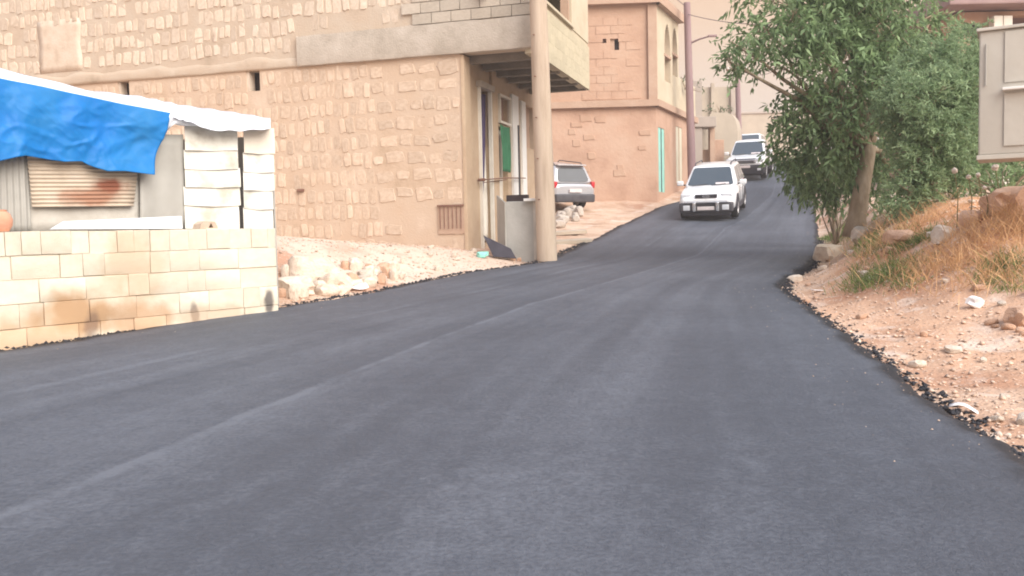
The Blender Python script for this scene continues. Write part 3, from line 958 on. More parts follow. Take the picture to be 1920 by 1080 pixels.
while z < ZR - .1:
    x = OH - .005
    if r % 2: x -= .0
    first = True
    while x > blk_x0 + .1 - (.2 if r % 2 else 0):
        w = .40 if not (first and r % 2) else .22
        first = False
        link('block', random.choice(gb), upper, (x - w/2, -.02, z + .105), None, (w - .014, .09 + random.uniform(0, .012), .196))
        x -= w
    z += .21
    r += 1
# smooth plaster patch on the upper wall, grille and stub low on the front wall
x0, x1, z0, z1 = plaster
mb = MB().grid(lambda i, j: (x0 + (x1-x0)*i + .02*math.sin(j*9)*(1 if i > .5 else -1), -.026 - .006*math.sin(i*3)*math.sin(j*3), z0 + (z1-z0)*j), 8, 8)
mb.build('plaster_patch', 'stone_high', upper, local=True, smooth=180, thick=.03)
x0, z1 = a_front(821, 386); x1, z0 = a_front(872, 438)
MB().box(((x0+x1)/2, -.008, (z0+z1)/2), (x1-x0, .03, z1-z0)).build('grille_panel', 'pink_trim', house, local=True)
g = MB().box(((x0+x1)/2, -.04, z1), (x1-x0, .03, .03)).build('grille', 'rust_rod', house, local=True)
for k in range(6):
    xx = x0 + .06 + (x1-x0-.12)*k/5
    MB().tube([(xx, -.045, z0 + .1), (xx, -.045, z1 - .01)], .009, 6).build('bar', 'rust_rod', g, local=True)
x0, z0 = a_front(565, 357)
MB().box((x0, -.03, z0), (.14, .08, .06)).build('bracket_stub', 'rust_rod', house, local=True, bevel=.015)

# side wall towards the road: openings, pilasters
def spanx(u0, u1, v0, v1):
    y0, za = a_side(u0, v0); y1, _ = a_side(u1, v0)
    return y0, y1, za
d0, d1, dzt = spanx(895, 917, 163, 163)
w0, w1, wzt = spanx(934, 953, 180, 180)
wzb = a_side(943, 229)[1]
g0, g1, gzt = spanx(930, 948, 233, 233)
o0, o1, ozt = spanx(984, 1001, 196, 196)
ozb = a_side(992, 278)[1]
s_holes = [(d0, d1, .05, dzt), (w0, w1, wzb, wzt), (g0 + .05, g1 + .1, .1, wzb - .12), (o0, o1 + .3, ozb, ozt)]
side = awall('side_wall', 'pilaster_plaster', (0, 0.35), (0, 1), 5.25, -1.2, ZS, .3, [(h[0]-.35, h[1]-.35, h[2], h[3]) for h in s_holes], (-1, 0))
MB().box((.035, .16, 1.2), (.07, .36, ZS*2 - 2.45)).build('corner_pilaster', 'pilaster_plaster', house, local=True, bevel=.01)
for yy, ww, hh, m in ((d1 + .22, .36, ZS, 'pilaster_plaster'), (w1 + .36, .5, ZS - .3, 'white_paint'), (o0 - .3, .34, ZS - .35, 'white_paint')):
    MB().box((.03, yy, (hh - 1.0)/2), (.06, ww, hh + .95)).build('pilaster', m, house, local=True, bevel=.008)
MB().box((.045, (d0+d1)/2, dzt + .06), (.12, d1-d0+.16, .12)).build('door_lintel', 'concrete', house, local=True, bevel=.01)
MB().box((.02, d0 + .02, dzt/2 - .2), (.08, .05, dzt + .5)).build('door_frame', 'offwhite_cloth', house, local=True)
MB().box((.02, d1 - .02, dzt/2 - .2), (.08, .05, dzt + .5)).build('door_frame', 'offwhite_cloth', house, local=True)
wf = MB()
for a, b_, c, e in ((w0-.04, w1+.04, wzt, wzt+.05), (w0-.04, w1+.04, wzb-.05, wzb), (w0-.04, w0, wzb, wzt), (w1, w1+.04, wzb, wzt)):
    wf.box((.015, (a+b_)/2, (c+e)/2), (.09, b_-a, e-c))
wf.build('window_frame', 'offwhite_cloth', house, local=True)
MB().box((-.13, (w0+w1)/2, (wzb+wzt)/2), (.012, w1-w0, wzt-wzb)).build('window_pane', 'mauve', house, local=True)
MB().box((-.15, (o0+o1)/2+.15, (ozb+ozt)/2), (.02, o1-o0+.3, ozt-ozb)).build('shutter', 'pink_trim', house, local=True)
MB().box((-.14, (g0+g1)/2+.07, (wzb-.1)/2), (.03, g1-g0+.1, wzb-.2)).build('door', 'offwhite_cloth', house, local=True)
MB().box((-2.2, 2.8, ZS/2 - .3), (.1, 4.6, ZS + .5)).build('inner_wall', 'inside_shade', house, local=True)  # room wall coloured near-black to give the openings their indoor shade

# jutting upper floor: slab, joists, cream block side, posts
SL = a_side(1105, 175, OH)[0]
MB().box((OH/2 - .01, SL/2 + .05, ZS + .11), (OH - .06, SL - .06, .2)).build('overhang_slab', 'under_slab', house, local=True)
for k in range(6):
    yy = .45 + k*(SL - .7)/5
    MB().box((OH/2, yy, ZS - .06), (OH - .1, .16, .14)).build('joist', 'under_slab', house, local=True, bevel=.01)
PT = a_side(1040, 24, OH)[1]
c0 = a_side(1073, 60, OH)[0]
c00 = a_side(1019, 30, OH)[0]
PB = ZS - .10
jut = awall('side_parapet', 'cream_plaster', (OH - .02, 0.0), (0, 1), SL, PB, PT, .16, [], (-1, 0))
jut_b = []
for k in range(3):
    me = blk[k].copy(); me.materials.clear(); me.materials.append(MATS['cream_block']); jut_b.append(me)
z = PB + .004; r = 0
while z < PT - .1:
    y = .005 + (-.2 if r % 2 else 0)
    while y < SL - .03:
        ya, yb = max(y, .004), min(y + .4, SL - .004)
        if yb - ya > .05:
            link('block', random.choice(jut_b), jut, (OH - .012, (ya+yb)/2, z + .1), (0, 0, math.pi/2), (yb-ya-.006, .05, min(.198, PT - z)))
        y += .4
    z += .2; r += 1
MB().box((OH - .12, c00/2, (PT+ZR)/2), (.24, c00 - .02, ZR - PT)).build('corner_post', 'cream_plaster', house, local=True, bevel=.01)
MB().box((OH - .12, (c0 + SL)/2, (PT+ZR)/2), (.24, SL - c0, ZR - PT)).build('corner_post', 'cream_plaster', house, local=True, bevel=.01)
MB().box((OH - .10, (c00+c0)/2, PT + .03), (.30, c0 - c00, .06)).build('parapet_cap', 'cream_plaster', house, local=True, bevel=.01)
MB().box((OH - .14, c0 - .07, (PT+ZR)/2), (.18, .10, ZR - PT)).build('window_jamb', 'pink_trim', house, local=True)
MB().box((OH - .9, (c00+c0)/2, (PT+ZR)/2), (.1, c0 - c00 + 2, ZR - PT)).build('balcony_wall', 'concrete', house, local=True)
awall('balcony_end', 'cream_plaster', (OH - .2, SL), (-1, 0), OH + .3, PB + .1, ZR, .16, [], (0, -1))
awall('back_side_wall', 'pilaster_plaster', (0, SL), (0, 1), max(.1, 5.6 - SL), ZS, ZR, .3, [], (-1, 0))

# cloths hung by the doors
def cloth(name, q, m, folds, amp, label, cat='cloth'):
    q = [Vector(p) for p in q]
    nrm = (q[1]-q[0]).cross(q[3]-q[0]).normalized()
    fn = lambda i, j: (q[0]*(1-i)*(1-j) + q[1]*i*(1-j) + q[2]*i*j + q[3]*(1-i)*j
                       + nrm * amp * math.sin(i*folds*2*math.pi + .8*math.sin(j*4)) * (.4 + .6*(1-j)) + Vector((0, 0, -.02*math.sin(i*math.pi))) * j)
    o = MB().grid(fn, folds*8, 12).build(name, m, None, smooth=180, thick=.006)
    return tag(o, label, cat)
W = lambda x, y, z: to_world(x, y, z)
cloth('door_curtain', [W(-.06, d0+.10, .9), W(-.06, d0+.36, .9), W(-.06, d1-.03, dzt-.05), W(-.06, d0+.04, dzt-.05)], 'purple_cloth', 3, .03,
      'dark purple curtain gathered in the tall doorway of the stone house', 'curtain')
cloth('pale_curtain', [W(-.10, d0+.22, .1), W(-.10, d1-.02, .1), W(-.10, d1-.03, dzt-1.1), W(-.10, d1-.28, dzt-1.1)], 'offwhite_cloth', 3, .03,
      'off-white curtain falling behind the dark purple one', 'curtain')
gz0 = a_side(938, 322)[1]; gz1 = a_side(938, 236)[1]
cloth('green_cloth', [W(.10, g0+.10, gz0), W(.10, g1-.02, gz0), W(.10, g1, gz1), W(.10, g0, gz1)], 'green_cloth', 2, .025,
      'dark green cloth hanging beside the pale door', 'cloth')
# rods fixed across the front of the doors
r0 = a_side(905, 337, .12); r1 = a_side(985, 334, .12)
rod = MB().tube([W(.12, r0[0], r0[1]), W(.14, (r0[0]+r1[0])/2, (r0[1]+r1[1])/2 + .02), W(.12, r1[0], r1[1])], .014, 6)
rod.tube([W(.02, r0[0] + .03, r0[1]), W(.16, r0[0] + .03, r0[1])], .035, 6)
rod.tube([W(-.02, r0[0]+.1, r0[1]-.06), W(.14, (r0[0]+r1[0])/2, (r0[1]+r1[1])/2 - .02)], .010, 6)
tag(rod.build('drying_rod', 'rust_rod', None, smooth=60), 'thin rusty rod running level across the doorways at waist height', 'rod')
y_, z_ = a_side(972, 235, .2); zb_ = a_side(972, 375, .2)[1]
pp = MB().tube([W(.2, y_, -.3), W(.2, y_, z_)], .022, 8)
tag(pp.build('thin_post', 'car_grey_plastic', None, smooth=60), 'thin grey upright pipe in front of the white pilasters', 'pipe')

# grey cabinet, leaning board and bag at the foot of the house
cb = at(968, 480, 17.0)
cab = empty('grey_cabinet', (cb.x, cb.y, gz(cb.x, cb.y)), math.radians(-12), 'grey box-shaped concrete cabinet with a pale top beside the tall pole', 'cabinet')
s = 1700/17.0
cw, chh = 84/s, (480 - 378)/s + (at(968, 480, 17).z - cab.location.z)
MB().box((.10, .26, chh/2 - .1), (cw*.66, .52, chh + .2)).build('body', 'cabinet_grey', cab, local=True, bevel=.012)
MB().hexa([Vector((-cw*.50, .30, -.1)), Vector((-cw*.235, -.02, -.1)), Vector((-cw*.235, -.02, chh - .02)), Vector((-cw*.50, .30, chh + .13))], .03).build('side_flap', 'grey_sheet', cab, local=True)
MB().box((cw*.40, .02, chh + .02), (cw*.36, .3, .05)).build('lid', 'white_paint', cab, local=True, bevel=.006)
MB().box((cw*.47, .04, chh/2), (.09, .20, chh - .02)).build('pale_edge', 'dirty_white', cab, local=True, bevel=.006)
MB().box((-.02, .35, chh + .02), (.4, .2, .22)).build('hollow', 'inside_shade', cab, local=True)  # solid box, near-black colour in place of shade inside a hollow
q = [at(925, 481, 16.8), at(968, 484, 16.75), at(958, 466, 16.85), at(906, 441, 17.0)]
tag(MB().hexa(q, .03).build('leaning_board', 'black_board', None, bevel=.004), 'black board leaning at a slant against the grey cabinet', 'board')
pb = ghit(906, 484)
me = rock_mesh('plastic_bag', 'mint', 3, 3, .5, .6)
o = link('plastic_bag', me, None, (pb.x, pb.y, pb.z + .06), (0, 0, .3), (.26, .2, .24))
tag(o, 'crumpled mint green plastic bag on the dirt before the stone house', 'bag')

# ------------------------------------------------------------------ utility poles
def pole(name, ub, vb, Y, ut, vt, r0, r1, m, label, extra=0.0, square=False):
    a = at(ub, vb, Y); t = at(ut, vt, Y)
    d = (t - a)
    top = t + d * extra
    root = empty(name, (a.x, a.y, gz(a.x, a.y)), 0, label, 'pole', 'utility poles along the road')
    L = top - a
    pts = [a - L*.06] + [a + L*k/10 for k in range(11)]
    rad = [r0] + [r0 + (r1-r0)*k/10 for k in range(11)]
    MB().tube(pts, rad, 12).build('shaft', m, root, smooth=45)
    return root, a, top
pole_a, pa, pat = pole('utility_pole', 1026, 489, 16.6, 1009, 0, .185, .135, 'pole_concrete', 'thick tan concrete pole standing at the asphalt edge before the stone house', .7)
pole_b, pb_, pbt = pole('utility_pole', 1298, 352, 36.0, 1288, 5, .17, .13, 'pole_mauve', 'brownish mauve pole beside the pink house, behind the white car')
pole_c, pc, pct = pole('utility_pole', 1386, 262, 46.5, 1382, 118, .15, .12, 'pole_mauve', 'thin far pole rising behind the white pickup')
for root, top in ((pole_a, pat), (pole_b, pbt), (pole_c, pct)):
    MB().box((top.x, top.y - .02, top.z - .35), (1.1 if root is not pole_b else .12, .09, .09)).build('cross_arm', 'rust_rod', root, bevel=.01)
    for k in ((-.45, 0, .45) if root is not pole_b else (0,)):
        MB().tube([(top.x + k, top.y - .02, top.z - .3), (top.x + k, top.y - .02, top.z - .18)], [.03, .02], 8).build('insulator', 'white_paint', root, smooth=60)
for f_ in np.linspace(.14, .6, 6):
    c = pa*(1-f_) + pat*f_
    r_ = .185 + (.135-.185)*f_
    MB().tube([c + Vector((-.6*r_, -.75*r_, 0)), c + Vector((-.72*r_, -.9*r_, 0))], .012, 6).build('bolt', 'rust_rod', pole_a)
# short street-lamp arm on the mauve pole
arm0 = at(1292, 82, 36); arm1 = at(1330, 68, 35.6)
o = MB().tube([arm0, arm0*.5 + arm1*.5 + Vector((0, 0, .03)), arm1], [.045, .035, .03], 8).build('lamp_arm', 'pole_mauve', pole_b, smooth=60)
MB().box(arm1 + Vector((.12, 0, .01)), (.34, .12, .08)).build('lamp_head', 'pole_mauve', pole_b, bevel=.02)

def wire(a, b, sag, label):
    a, b = Vector(a), Vector(b)
    pts = [a*(1-t) + b*t - Vector((0, 0, sag*4*t*(1-t))) for t in [k/20 for k in range(21)]]
    o = MB().tube(pts, .012, 5).build('overhead_wire', 'wire', None, smooth=180)
    tag(o, label, 'wire', 'overhead wires')
wire(pbt - Vector((0, .05, .45)), at(1480, 45, 30), .15, 'thin wire from the top of the mauve pole into the tree')
wire(pct + Vector((0, 0, -.15)), at(1480, 112, 40), .55, 'sagging wire from the far pole top to the tree')
wire(pat - Vector((0, 0, .2)), pbt - Vector((.1, 0, .1)), .3, 'wire between the two nearer poles')

# ------------------------------------------------------------------ pink house
BC = at(1232, 364, 34.0)
b_front_d = Vector((-1, .04, 0)).normalized(); b_side_d = Vector((.405, .914, 0)).normalized()
BZ = gz(BC.x, BC.y)
pink = empty('pink_house', (BC.x, BC.y, BZ), 0, 'two-storey salmon pink house with pointed arch niches past the stone house', 'house')
bn = Vector((b_front_d.y, -b_front_d.x, 0)); bn = -bn if bn.y > 0 else bn        # front normal, to camera
sn = Vector((b_side_d.y, -b_side_d.x, 0)); sn = -sn if sn.x < 0 else sn          # side normal, to the road
def b_f(u, v):
    w = hit(u, v, BC, bn); return (w - BC).dot(b_front_d), w.z
def b_s(u, v):
    w = hit(u, v, BC, sn); return (w - BC).dot(b_side_d), w.z
ZC = b_f(1205, 193)[1]                                   # storey ledge
ZT = b_f(1205, 6)[1]
SB = b_s(1270, 30)[0]                                    # end of the upper side
SE = b_s(1291, 215)[0] + 1.2
FL = 7.5
def fh(u0, v0, u1, v1):
    a, za = b_f(u0, v0); b_, zb_ = b_f(u1, v1)
    return (min(a, b_), max(a, b_), min(za, zb_), max(za, zb_))
def shh(u0, v0, u1, v1):
    a, za = b_s(u0, v0); b_, zb_ = b_s(u1, v1)
    return (min(a, b_), max(a, b_), min(za, zb_), max(za, zb_))
mb = MB(); wall_cells(mb, BC, b_front_d, FL, BZ - 1.5, ZC, .3, [], -bn); lowf = mb.build('lower_front', 'pink_wall', pink)
wh = fh(1144, 73, 1161, 94); wh2 = fh(1129, 73, 1137, 81)
O2 = BC + bn * .03
mb = MB(); wall_cells(mb, O2, b_front_d, FL, ZC, ZT, .3, [wh, wh2], -bn); upf = mb.build('upper_front', 'pink_upper', pink)
def bf_pt(x, z, off=0.0): return Vector((BC.x, BC.y, 0)) + b_front_d*x + bn*(.03+off) + Vector((0, 0, z))
for k, h in enumerate((wh, wh2)):
    MB().hexa([bf_pt(h[1], h[2], -.22), bf_pt(h[0], h[2], -.22), bf_pt(h[0], h[3], -.22), bf_pt(h[1], h[3], -.22)], .02).build('window_pane', 'inside_shade' if k == 0 else 'mauve', pink)  # larger window: opaque dark sheet painted as the shade in its hole
h = wh
MB().hexa([bf_pt(h[1], h[2], -.08), bf_pt(h[1]-.16, h[2], -.08), bf_pt(h[1]-.16, h[3], -.08), bf_pt(h[1], h[3], -.08)], .12).build('window_reveal', 'pink_trim', pink)
# courses of blocks standing slightly proud on the upper front
bb = []
for k in range(3):
    me = blk[k].copy(); me.materials.clear(); me.materials.append(MATS['pink_upper']); bb.append(me)
ang_f = math.atan2(b_front_d.y, b_front_d.x)
z = ZC + .15; r = 0
while z < ZT - .6:
    x = .55 + (.28 if r % 2 else 0)
    while x < 4.6:
        u, v = proj(bf_pt(x + .27, z + .15))
        ok = not (wh[0]-.1 < x + .27 < wh[1] + .3 and wh[2]-.3 < z < wh[3] + .05)
        if ok and u > 1104 and random.random() < .9:
            c = bf_pt(x + .27, z + .15, -.012) - pink.location
            link('block', random.choice(bb), upf, c, (0, 0, ang_f), (.525, .05 + random.uniform(0, .012), .285))
        x += .55
    z += .30; r += 1
# a few larger stones showing through the lower plaster
for k in range(14):
    u = random.uniform(1050, 1218); v = random.uniform(205, 365)
    x, z = b_f(u, v)
    w_, h_ = random.uniform(.25, .5), random.uniform(.18, .3)
    me = random.choice(stone_low)
    if k == 0:
        pst = []
        for q in stone_low[:4]:
            m2 = q.copy(); m2.materials.clear(); m2.materials.append(MATS['pink_upper']); pst.append(m2)
    c = bf_pt(x, z, -.03) - pink.location
    link('stone', random.choice(pst), lowf, c, (0, 0, ang_f + math.pi), (w_, .05, h_))
# side: lower wall with doors, upper wall with two pointed niches
d1h = shh(1234, 238, 1247, 361); d2h = shh(1267, 236, 1280, 345)
mb = MB(); wall_cells(mb, BC, b_side_d, SE, BZ - 1.5, ZC, .3, [d1h, d2h], -sn); mb.build('lower_side', 'pink_wall', pink)
O3 = BC + sn*.03
def bs_pt(y, z, off=0.0): return Vector((BC.x, BC.y, 0)) + b_side_d*y + sn*(.03+off) + Vector((0, 0, z))
n1 = shh(1244, 42, 1256, 157); n2 = shh(1259, 50, 1269, 146)
ZTS = ZT
cells = []
for h in (n1, n2):                                       # pointed arch approximated by steps of the opening
    w_ = h[1]-h[0]; hh = (h[3]-h[2])*.42
    K = 12
    for k in range(K):
        f0, f1 = k/K, (k+1)/K
        half = w_/2 * math.sqrt(max(0, 1 - ((f0+f1)/2)**1.7))
        c = (h[0]+h[1])/2
        cells.append((c-half, c+half, h[3]-hh + hh*f0, h[3]-hh + hh*f1))
    cells.append((h[0], h[1], h[2], h[3]-hh))
mb = MB(); wall_cells(mb, O3, b_side_d, SB, ZC, ZTS, .35, cells, -sn); mb.build('upper_side', 'cream_plaster', pink)
for h in (n1, n2):
    MB().hexa([bs_pt(h[0]-.05, h[2], -.25), bs_pt(h[1]+.05, h[2], -.25), bs_pt(h[1]+.05, h[3]+.05, -.25), bs_pt(h[0]-.05, h[3]+.05, -.25)], .03).build('arch_niche', 'mauve', pink)
    zm = h[2] + (h[3]-h[2])*.42
    MB().hexa([bs_pt(h[0]-.08, zm, .03), bs_pt(h[1]+.05, zm, .03), bs_pt(h[1]+.05, zm+.10, .03), bs_pt(h[0]-.08, zm+.10, .03)], .2).build('niche_sill', 'pink_trim', pink)
for h, m in ((d1h, 'mint_pale'), (d2h, 'pale_door')):
    dr = MB().hexa([bs_pt(h[0], h[2], -.05), bs_pt(h[1], h[2], -.05), bs_pt(h[1], h[3], -.05), bs_pt(h[0], h[3], -.05)], .04).build('door', m, pink)
    mid = (h[0]+h[1])/2
    MB().hexa([bs_pt(mid-.04, h[2], -.035), bs_pt(mid+.05, h[2], -.035), bs_pt(mid+.05, h[3], -.035), bs_pt(mid-.04, h[3], -.035)], .02).build('door_seam', 'car_grey_plastic' if m == 'mint_pale' else 'pink_trim', dr)
# pilaster on the corner, ledges, roof
MB().box(BC + bn*.04 + sn*.02 + b_front_d*.14 + Vector((0, 0, (ZC + ZT)/2 - BC.z)), (.34, .2, ZT - ZC)).build('corner_pilaster', 'pink_trim', pink, bevel=.02)
def band(name, z0, z1, out, slen, m):
    mb = MB()
    f0, f1 = BC + b_front_d*FL, BC
    for a, b_, nn in ((f0 + bn*out, f1 + bn*out + sn*out*.6, bn), (f1 + bn*out + sn*out*.6, BC + b_side_d*slen + sn*out, sn)):
        a, b_ = Vector((a.x, a.y, 0)), Vector((b_.x, b_.y, 0))
        mb.hexa([a + Vector((0, 0, z0)), b_ + Vector((0, 0, z0)), b_ + Vector((0, 0, z1)), a + Vector((0, 0, z1))], out + .15)
    mb.build(name, m, pink)
band('storey_ledge', ZC - .14, ZC + .10, .16, SE, 'pink_trim')
band('roof_cornice', ZT - .05, ZT + .28, .26, SB + .15, 'pink_trim')
mb = MB().add([Vector((*p.xy, ZT)) for p in (BC, BC + b_side_d*SB, BC + b_side_d*SB + b_front_d*FL, BC + b_front_d*FL)], [(0, 1, 2, 3)])
mb.build('roof', 'concrete', pink, thick=.1)
e1 = BC + b_side_d*SB
mb = MB(); wall_cells(mb, e1, b_front_d, FL, ZC - .1, ZT, .2, [], (b_front_d.y, -b_front_d.x)); mb.build('upper_rear', 'pink_upper', pink)
mb = MB(); wall_cells(mb, BC + b_front_d*FL, b_side_d, 9, BZ - 1.5, ZC, .2, [], (1, 0)); mb.build('far_side', 'pink_wall', pink)
mb = MB().add([Vector((*p.xy, ZC - .02)) for p in (BC, BC + b_side_d*SE, BC + b_side_d*SE + b_front_d*FL, BC + b_front_d*FL)], [(0, 1, 2, 3)])
mb.build('terrace', 'concrete', pink, thick=.1)
# terrace parapet beyond the upper floor, with a broken grey post and shrubs
pz = b_s(1280, 150)[1]
mb = MB(); wall_cells(mb, BC + b_side_d*SB + sn*.03, b_side_d, SE - SB, ZC, pz, .2, [], -sn); mb.build('terrace_parapet', 'cream_plaster', pink)

# ------------------------------------------------------------------ houses further up
def house_box(name, u0, u1, vt, Y, depth, m, label, yaw=0.0, zb=None, cap=True):
    a = at(u0, vt, Y); b_ = at(u1, vt, Y)
    g = min(gz(a.x, a.y), gz(b_.x, b_.y)) - 1.0
    root = empty(name, ((a.x+b_.x)/2, Y, g), 0, label, 'building')
    zt = (a.z + b_.z)/2
    w_ = b_.x - a.x
    R = Matrix.Rotation(yaw, 3, 'Z')
    MB().box(((a.x+b_.x)/2, Y + depth/2, (g+zt)/2), (w_, depth, zt-g), R).build('wall', m, root)
    if cap:
        MB().box(((a.x+b_.x)/2, Y + depth/2, zt + .06), (w_ + .25, depth + .25, .16), R).build('roof', 'far_grey', root, bevel=.02)
    return root
g1_ = house_box('grey_annex', 1297, 1316, 152, 41.5, 4, 'far_grey', 'narrow dark grey annex right behind the mauve pole', cap=False)
g2_ = house_box('flat_house', 1313, 1378, 163, 50, 6, 'far_plaster', 'pale flat-roofed building with a bush before it, up the road', cap=False)
for u in (1336, 1373):
    a = at(u, 170, 49.9); MB().box((a.x, 49.9, a.z - 2.6), (.18, .2, 6)).build('pilaster', 'far_grey' if u > 1370 else 'far_plaster', g2_)
# low cream wall with a rounded shoulder
rw = at(1330, 210, 44.5)
pts = [(1331, 300), (1331, 214), (1336, 211), (1362, 211), (1372, 214), (1379, 224), (1383, 240), (1384, 300)]
root = empty('rounded_wall', (at(1357, 300, 44.5).x, 44.5, gz(at(1357, 300, 44.5).x, 44.5)), 0, 'cream wall with a rounded shoulder behind the white pickup', 'wall')
P = [at(u, v, 44.5) for u, v in pts]
P[0].z -= 2; P[-1].z -= 2
nP = len(P)
mb = MB().add(P + [p + Vector((.5, 1.2, 0)) for p in P], [tuple(range(nP))[::-1], tuple(range(nP, 2*nP))] + [(i, (i+1) % nP, nP+(i+1) % nP, nP+i) for i in range(nP)])
mb.build('wall', 'far_plaster', root)
# porch with a beam and a pink infill
px0 = at(1297, 300, 42.0)
porch = empty('porch', (px0.x, 42.0, gz(px0.x, 42.0)), 0, 'small porch with a grey beam and an open bay beside the mauve pole', 'porch')
a, b_ = at(1296, 222, 42), at(1338, 240, 42)
MB().box(((a.x+b_.x)/2, 42, (a.z+b_.z)/2), (b_.x-a.x, 1.2, a.z-b_.z)).build('beam', 'far_grey', porch, bevel=.02)
for u, w_, m in ((1299, .35, 'far_grey'), (1334, .22, 'pink_trim')):
    c = at(u, 240, 42)
    MB().box((c.x, 42, (c.z + prof(42) - 1)/2), (w_, .4, c.z - float(prof(42)) + 1)).build('post', m, porch)
a, b_ = at(1306, 238, 42.9), at(1332, 320, 42.9)
MB().box(((a.x+b_.x)/2, 43, (a.z+b_.z)/2), (b_.x-a.x+.4, .2, a.z-b_.z)).build('back_panel', 'far_plaster', porch)
a, b_ = at(1306, 281, 42.3), at(1332, 330, 42.3)
MB().box(((a.x+b_.x)/2, 42.4, (a.z+b_.z)/2), (b_.x-a.x+.2, .2, a.z-b_.z)).build('low_panel', 'pink_trim', porch)
# pinkish wall piece right of the porch
a, b_ = at(1331, 262, 43.6), at(1358, 330, 43.6)
o = MB().box(((a.x+b_.x)/2, 43.7, (a.z+b_.z)/2), (b_.x-a.x, .25, a.z-b_.z)).build('garden_wall', 'pink_wall', None, bevel=.03)
tag(o, 'short pinkish garden wall between the porch and the rounded cream wall', 'wall')
g3_ = house_box('far_house', 1376, 1520, 212, 85, 8, 'far_plaster', 'far low building closing the view at the top of the road', cap=True)
o = house_box('roadside_wall', 1428, 1540, 292, 60, .4, 'far_plaster', 'low pale wall along the far end of the road', cap=False)

# ------------------------------------------------------------------ house and grey box on the right
RY = 27.0
a = at(1783, 0, RY)
rh = empty('eaved_house', (a.x, RY, gz(a.x, RY)), 0, 'peach house with a dull purple eave above the trees, upper corner', 'house')
ex = at(1990, 20, RY).x + 4
z_e = at(1850, 22, RY).z
z_b = rh.location.z - .5
xw = at(1797, 40, RY).x
hw0, hw1 = at(1803, 44, RY), at(1843, 61, RY)
mb = MB(); wall_cells(mb, (xw, RY), (1, 0), ex - xw, z_b, z_e, .3, [(hw0.x - xw, hw1.x - xw, hw1.z, hw0.z), (at(1868, 40, RY).x - xw, ex - xw - 1, z_b + 3.2, at(1868, 30, RY).z)], (0, 1))
mb.build('wall', 'pink_upper', rh)
MB().box(((hw0.x+hw1.x)/2, RY + .25, (hw0.z+hw1.z)/2), (hw1.x-hw0.x, .04, hw0.z-hw1.z)).build('window_pane', 'car_grey_plastic', rh)
MB().box(((xw+ex)/2 - .2, RY + 2.4, z_e + .2), (ex - xw + .9, 6.4, .32)).build('eave', 'eave', rh, bevel=.04)
MB().box(((xw+ex)/2 - .2, RY + 2.5, z_e + .52), (ex - xw + .4, 6.0, .3)).build('roof', 'eave', rh, bevel=.05)
MB().box(((xw+ex)/2 + .2, RY + 2.3, (z_b+z_e)/2), (ex - xw - .5, .1, z_e - z_b)).build('recess_wall', 'pink_upper', rh)
MB().box((ex - .2, RY + 3, (z_b+z_e)/2), (.3, 5.6, z_e - z_b)).build('side_wall', 'pink_upper', rh)
MB().box((xw + .15, RY + 3, (z_b+z_e)/2), (.3, 5.4, z_e - z_b)).build('side_wall', 'pink_upper', rh)
for u in (1862, 1880):
    c = at(u, 40, RY - .1)
    MB().box((c.x, RY - .25, (z_b + c.z)/2 + .1), (.26, .3, c.z - z_b)).build('column', 'offwhite_cloth', rh, bevel=.02)

GY = 9.0
q0 = at(1834, 292, GY); q1 = at(1838, 50, GY)
gb_a = -math.atan2(q0.x + .5, GY)
gb0 = empty('utility_box', (q0.x, GY, q0.z), gb_a, 'large pale grey metal utility box raised on posts at the picture edge', 'cabinet')
bw, bh, bd = 1.5, (q1.z - q0.z)*.96, .6
dx = 40*GY/1700*.92; zl = bh*.52
MB().box((bw/2, bd/2, bh/2), (bw, bd, bh)).build('housing', 'box_grey', gb0, bevel=.02, local=True, seg=3, smooth=40)
MB().box(((dx + bw)/2, -.01, (zl + bh)/2 + .02), (bw - dx - .05, .008, bh - zl - .09)).build('upper_door', 'box_grey', gb0, bevel=.003, local=True)
MB().box(((dx + bw)/2, -.01, zl/2 + .02), (bw - dx - .05, .008, zl - .12)).build('lower_door', 'box_grey', gb0, bevel=.003, local=True)
MB().box(((dx + bw)/2, -.04, zl), (bw - dx - .02, .08, .025)).build('drip_ledge', 'white_paint', gb0, bevel=.005, local=True)
MB().box((bw/2, bd/2, -.02), (bw + .03, bd + .03, .045)).build('bottom_rim', 'box_grey', gb0, bevel=.006, local=True)
MB().box((bw/2, bd/2, bh + .015), (bw + .05, bd + .06, .03)).build('top_rim', 'box_grey', gb0, bevel=.006, local=True)
MB().tube([(.06, -.015, zl + .05), (.06, -.015, zl + .45)], .008, 6).build('hinge_rod', 'grey_sheet', gb0, local=True)
for x in (bw*.62, bw*.95):
    for y in (.08, bd - .08):
        w_ = Vector((q0.x, GY, 0)) + Matrix.Rotation(gb_a, 3, 'Z') @ Vector((x, y, 0))
        g = gz(w_.x, w_.y) - .3 - q0.z
        MB().box((x, y, (g - .04)/2), (.07, .07, -g - .04)).build('post', 'rust_rod', gb0, local=True)

# ------------------------------------------------------------------ vehicles
def loft(stations, ring):
    mb = MB(); n = len(ring)
    for x, zb_, zt_, hw in stations:
        for fy, fz in ring:
            mb.v.append(Vector((x, fy*hw, zb_ + (zt_-zb_)*fz)))
    for i in range(len(stations)-1):
        for j in range(n):
            mb.f.append((i*n+j, i*n+(j+1) % n, (i+1)*n+(j+1) % n, (i+1)*n+j))
    mb.f.append(tuple(range(n)))
    mb.f.append(tuple(range((len(stations)-1)*n, len(stations)*n))[::-1])
    return mb
half = [(.60, 0), (.90, .02), (.975, .14), (1.0, .40), (1.0, .62), (.975, .82), (.93, .94), (.80, .99), (.45, 1.02)]
RING = half + [(-a, b) for a, b in reversed(half)]

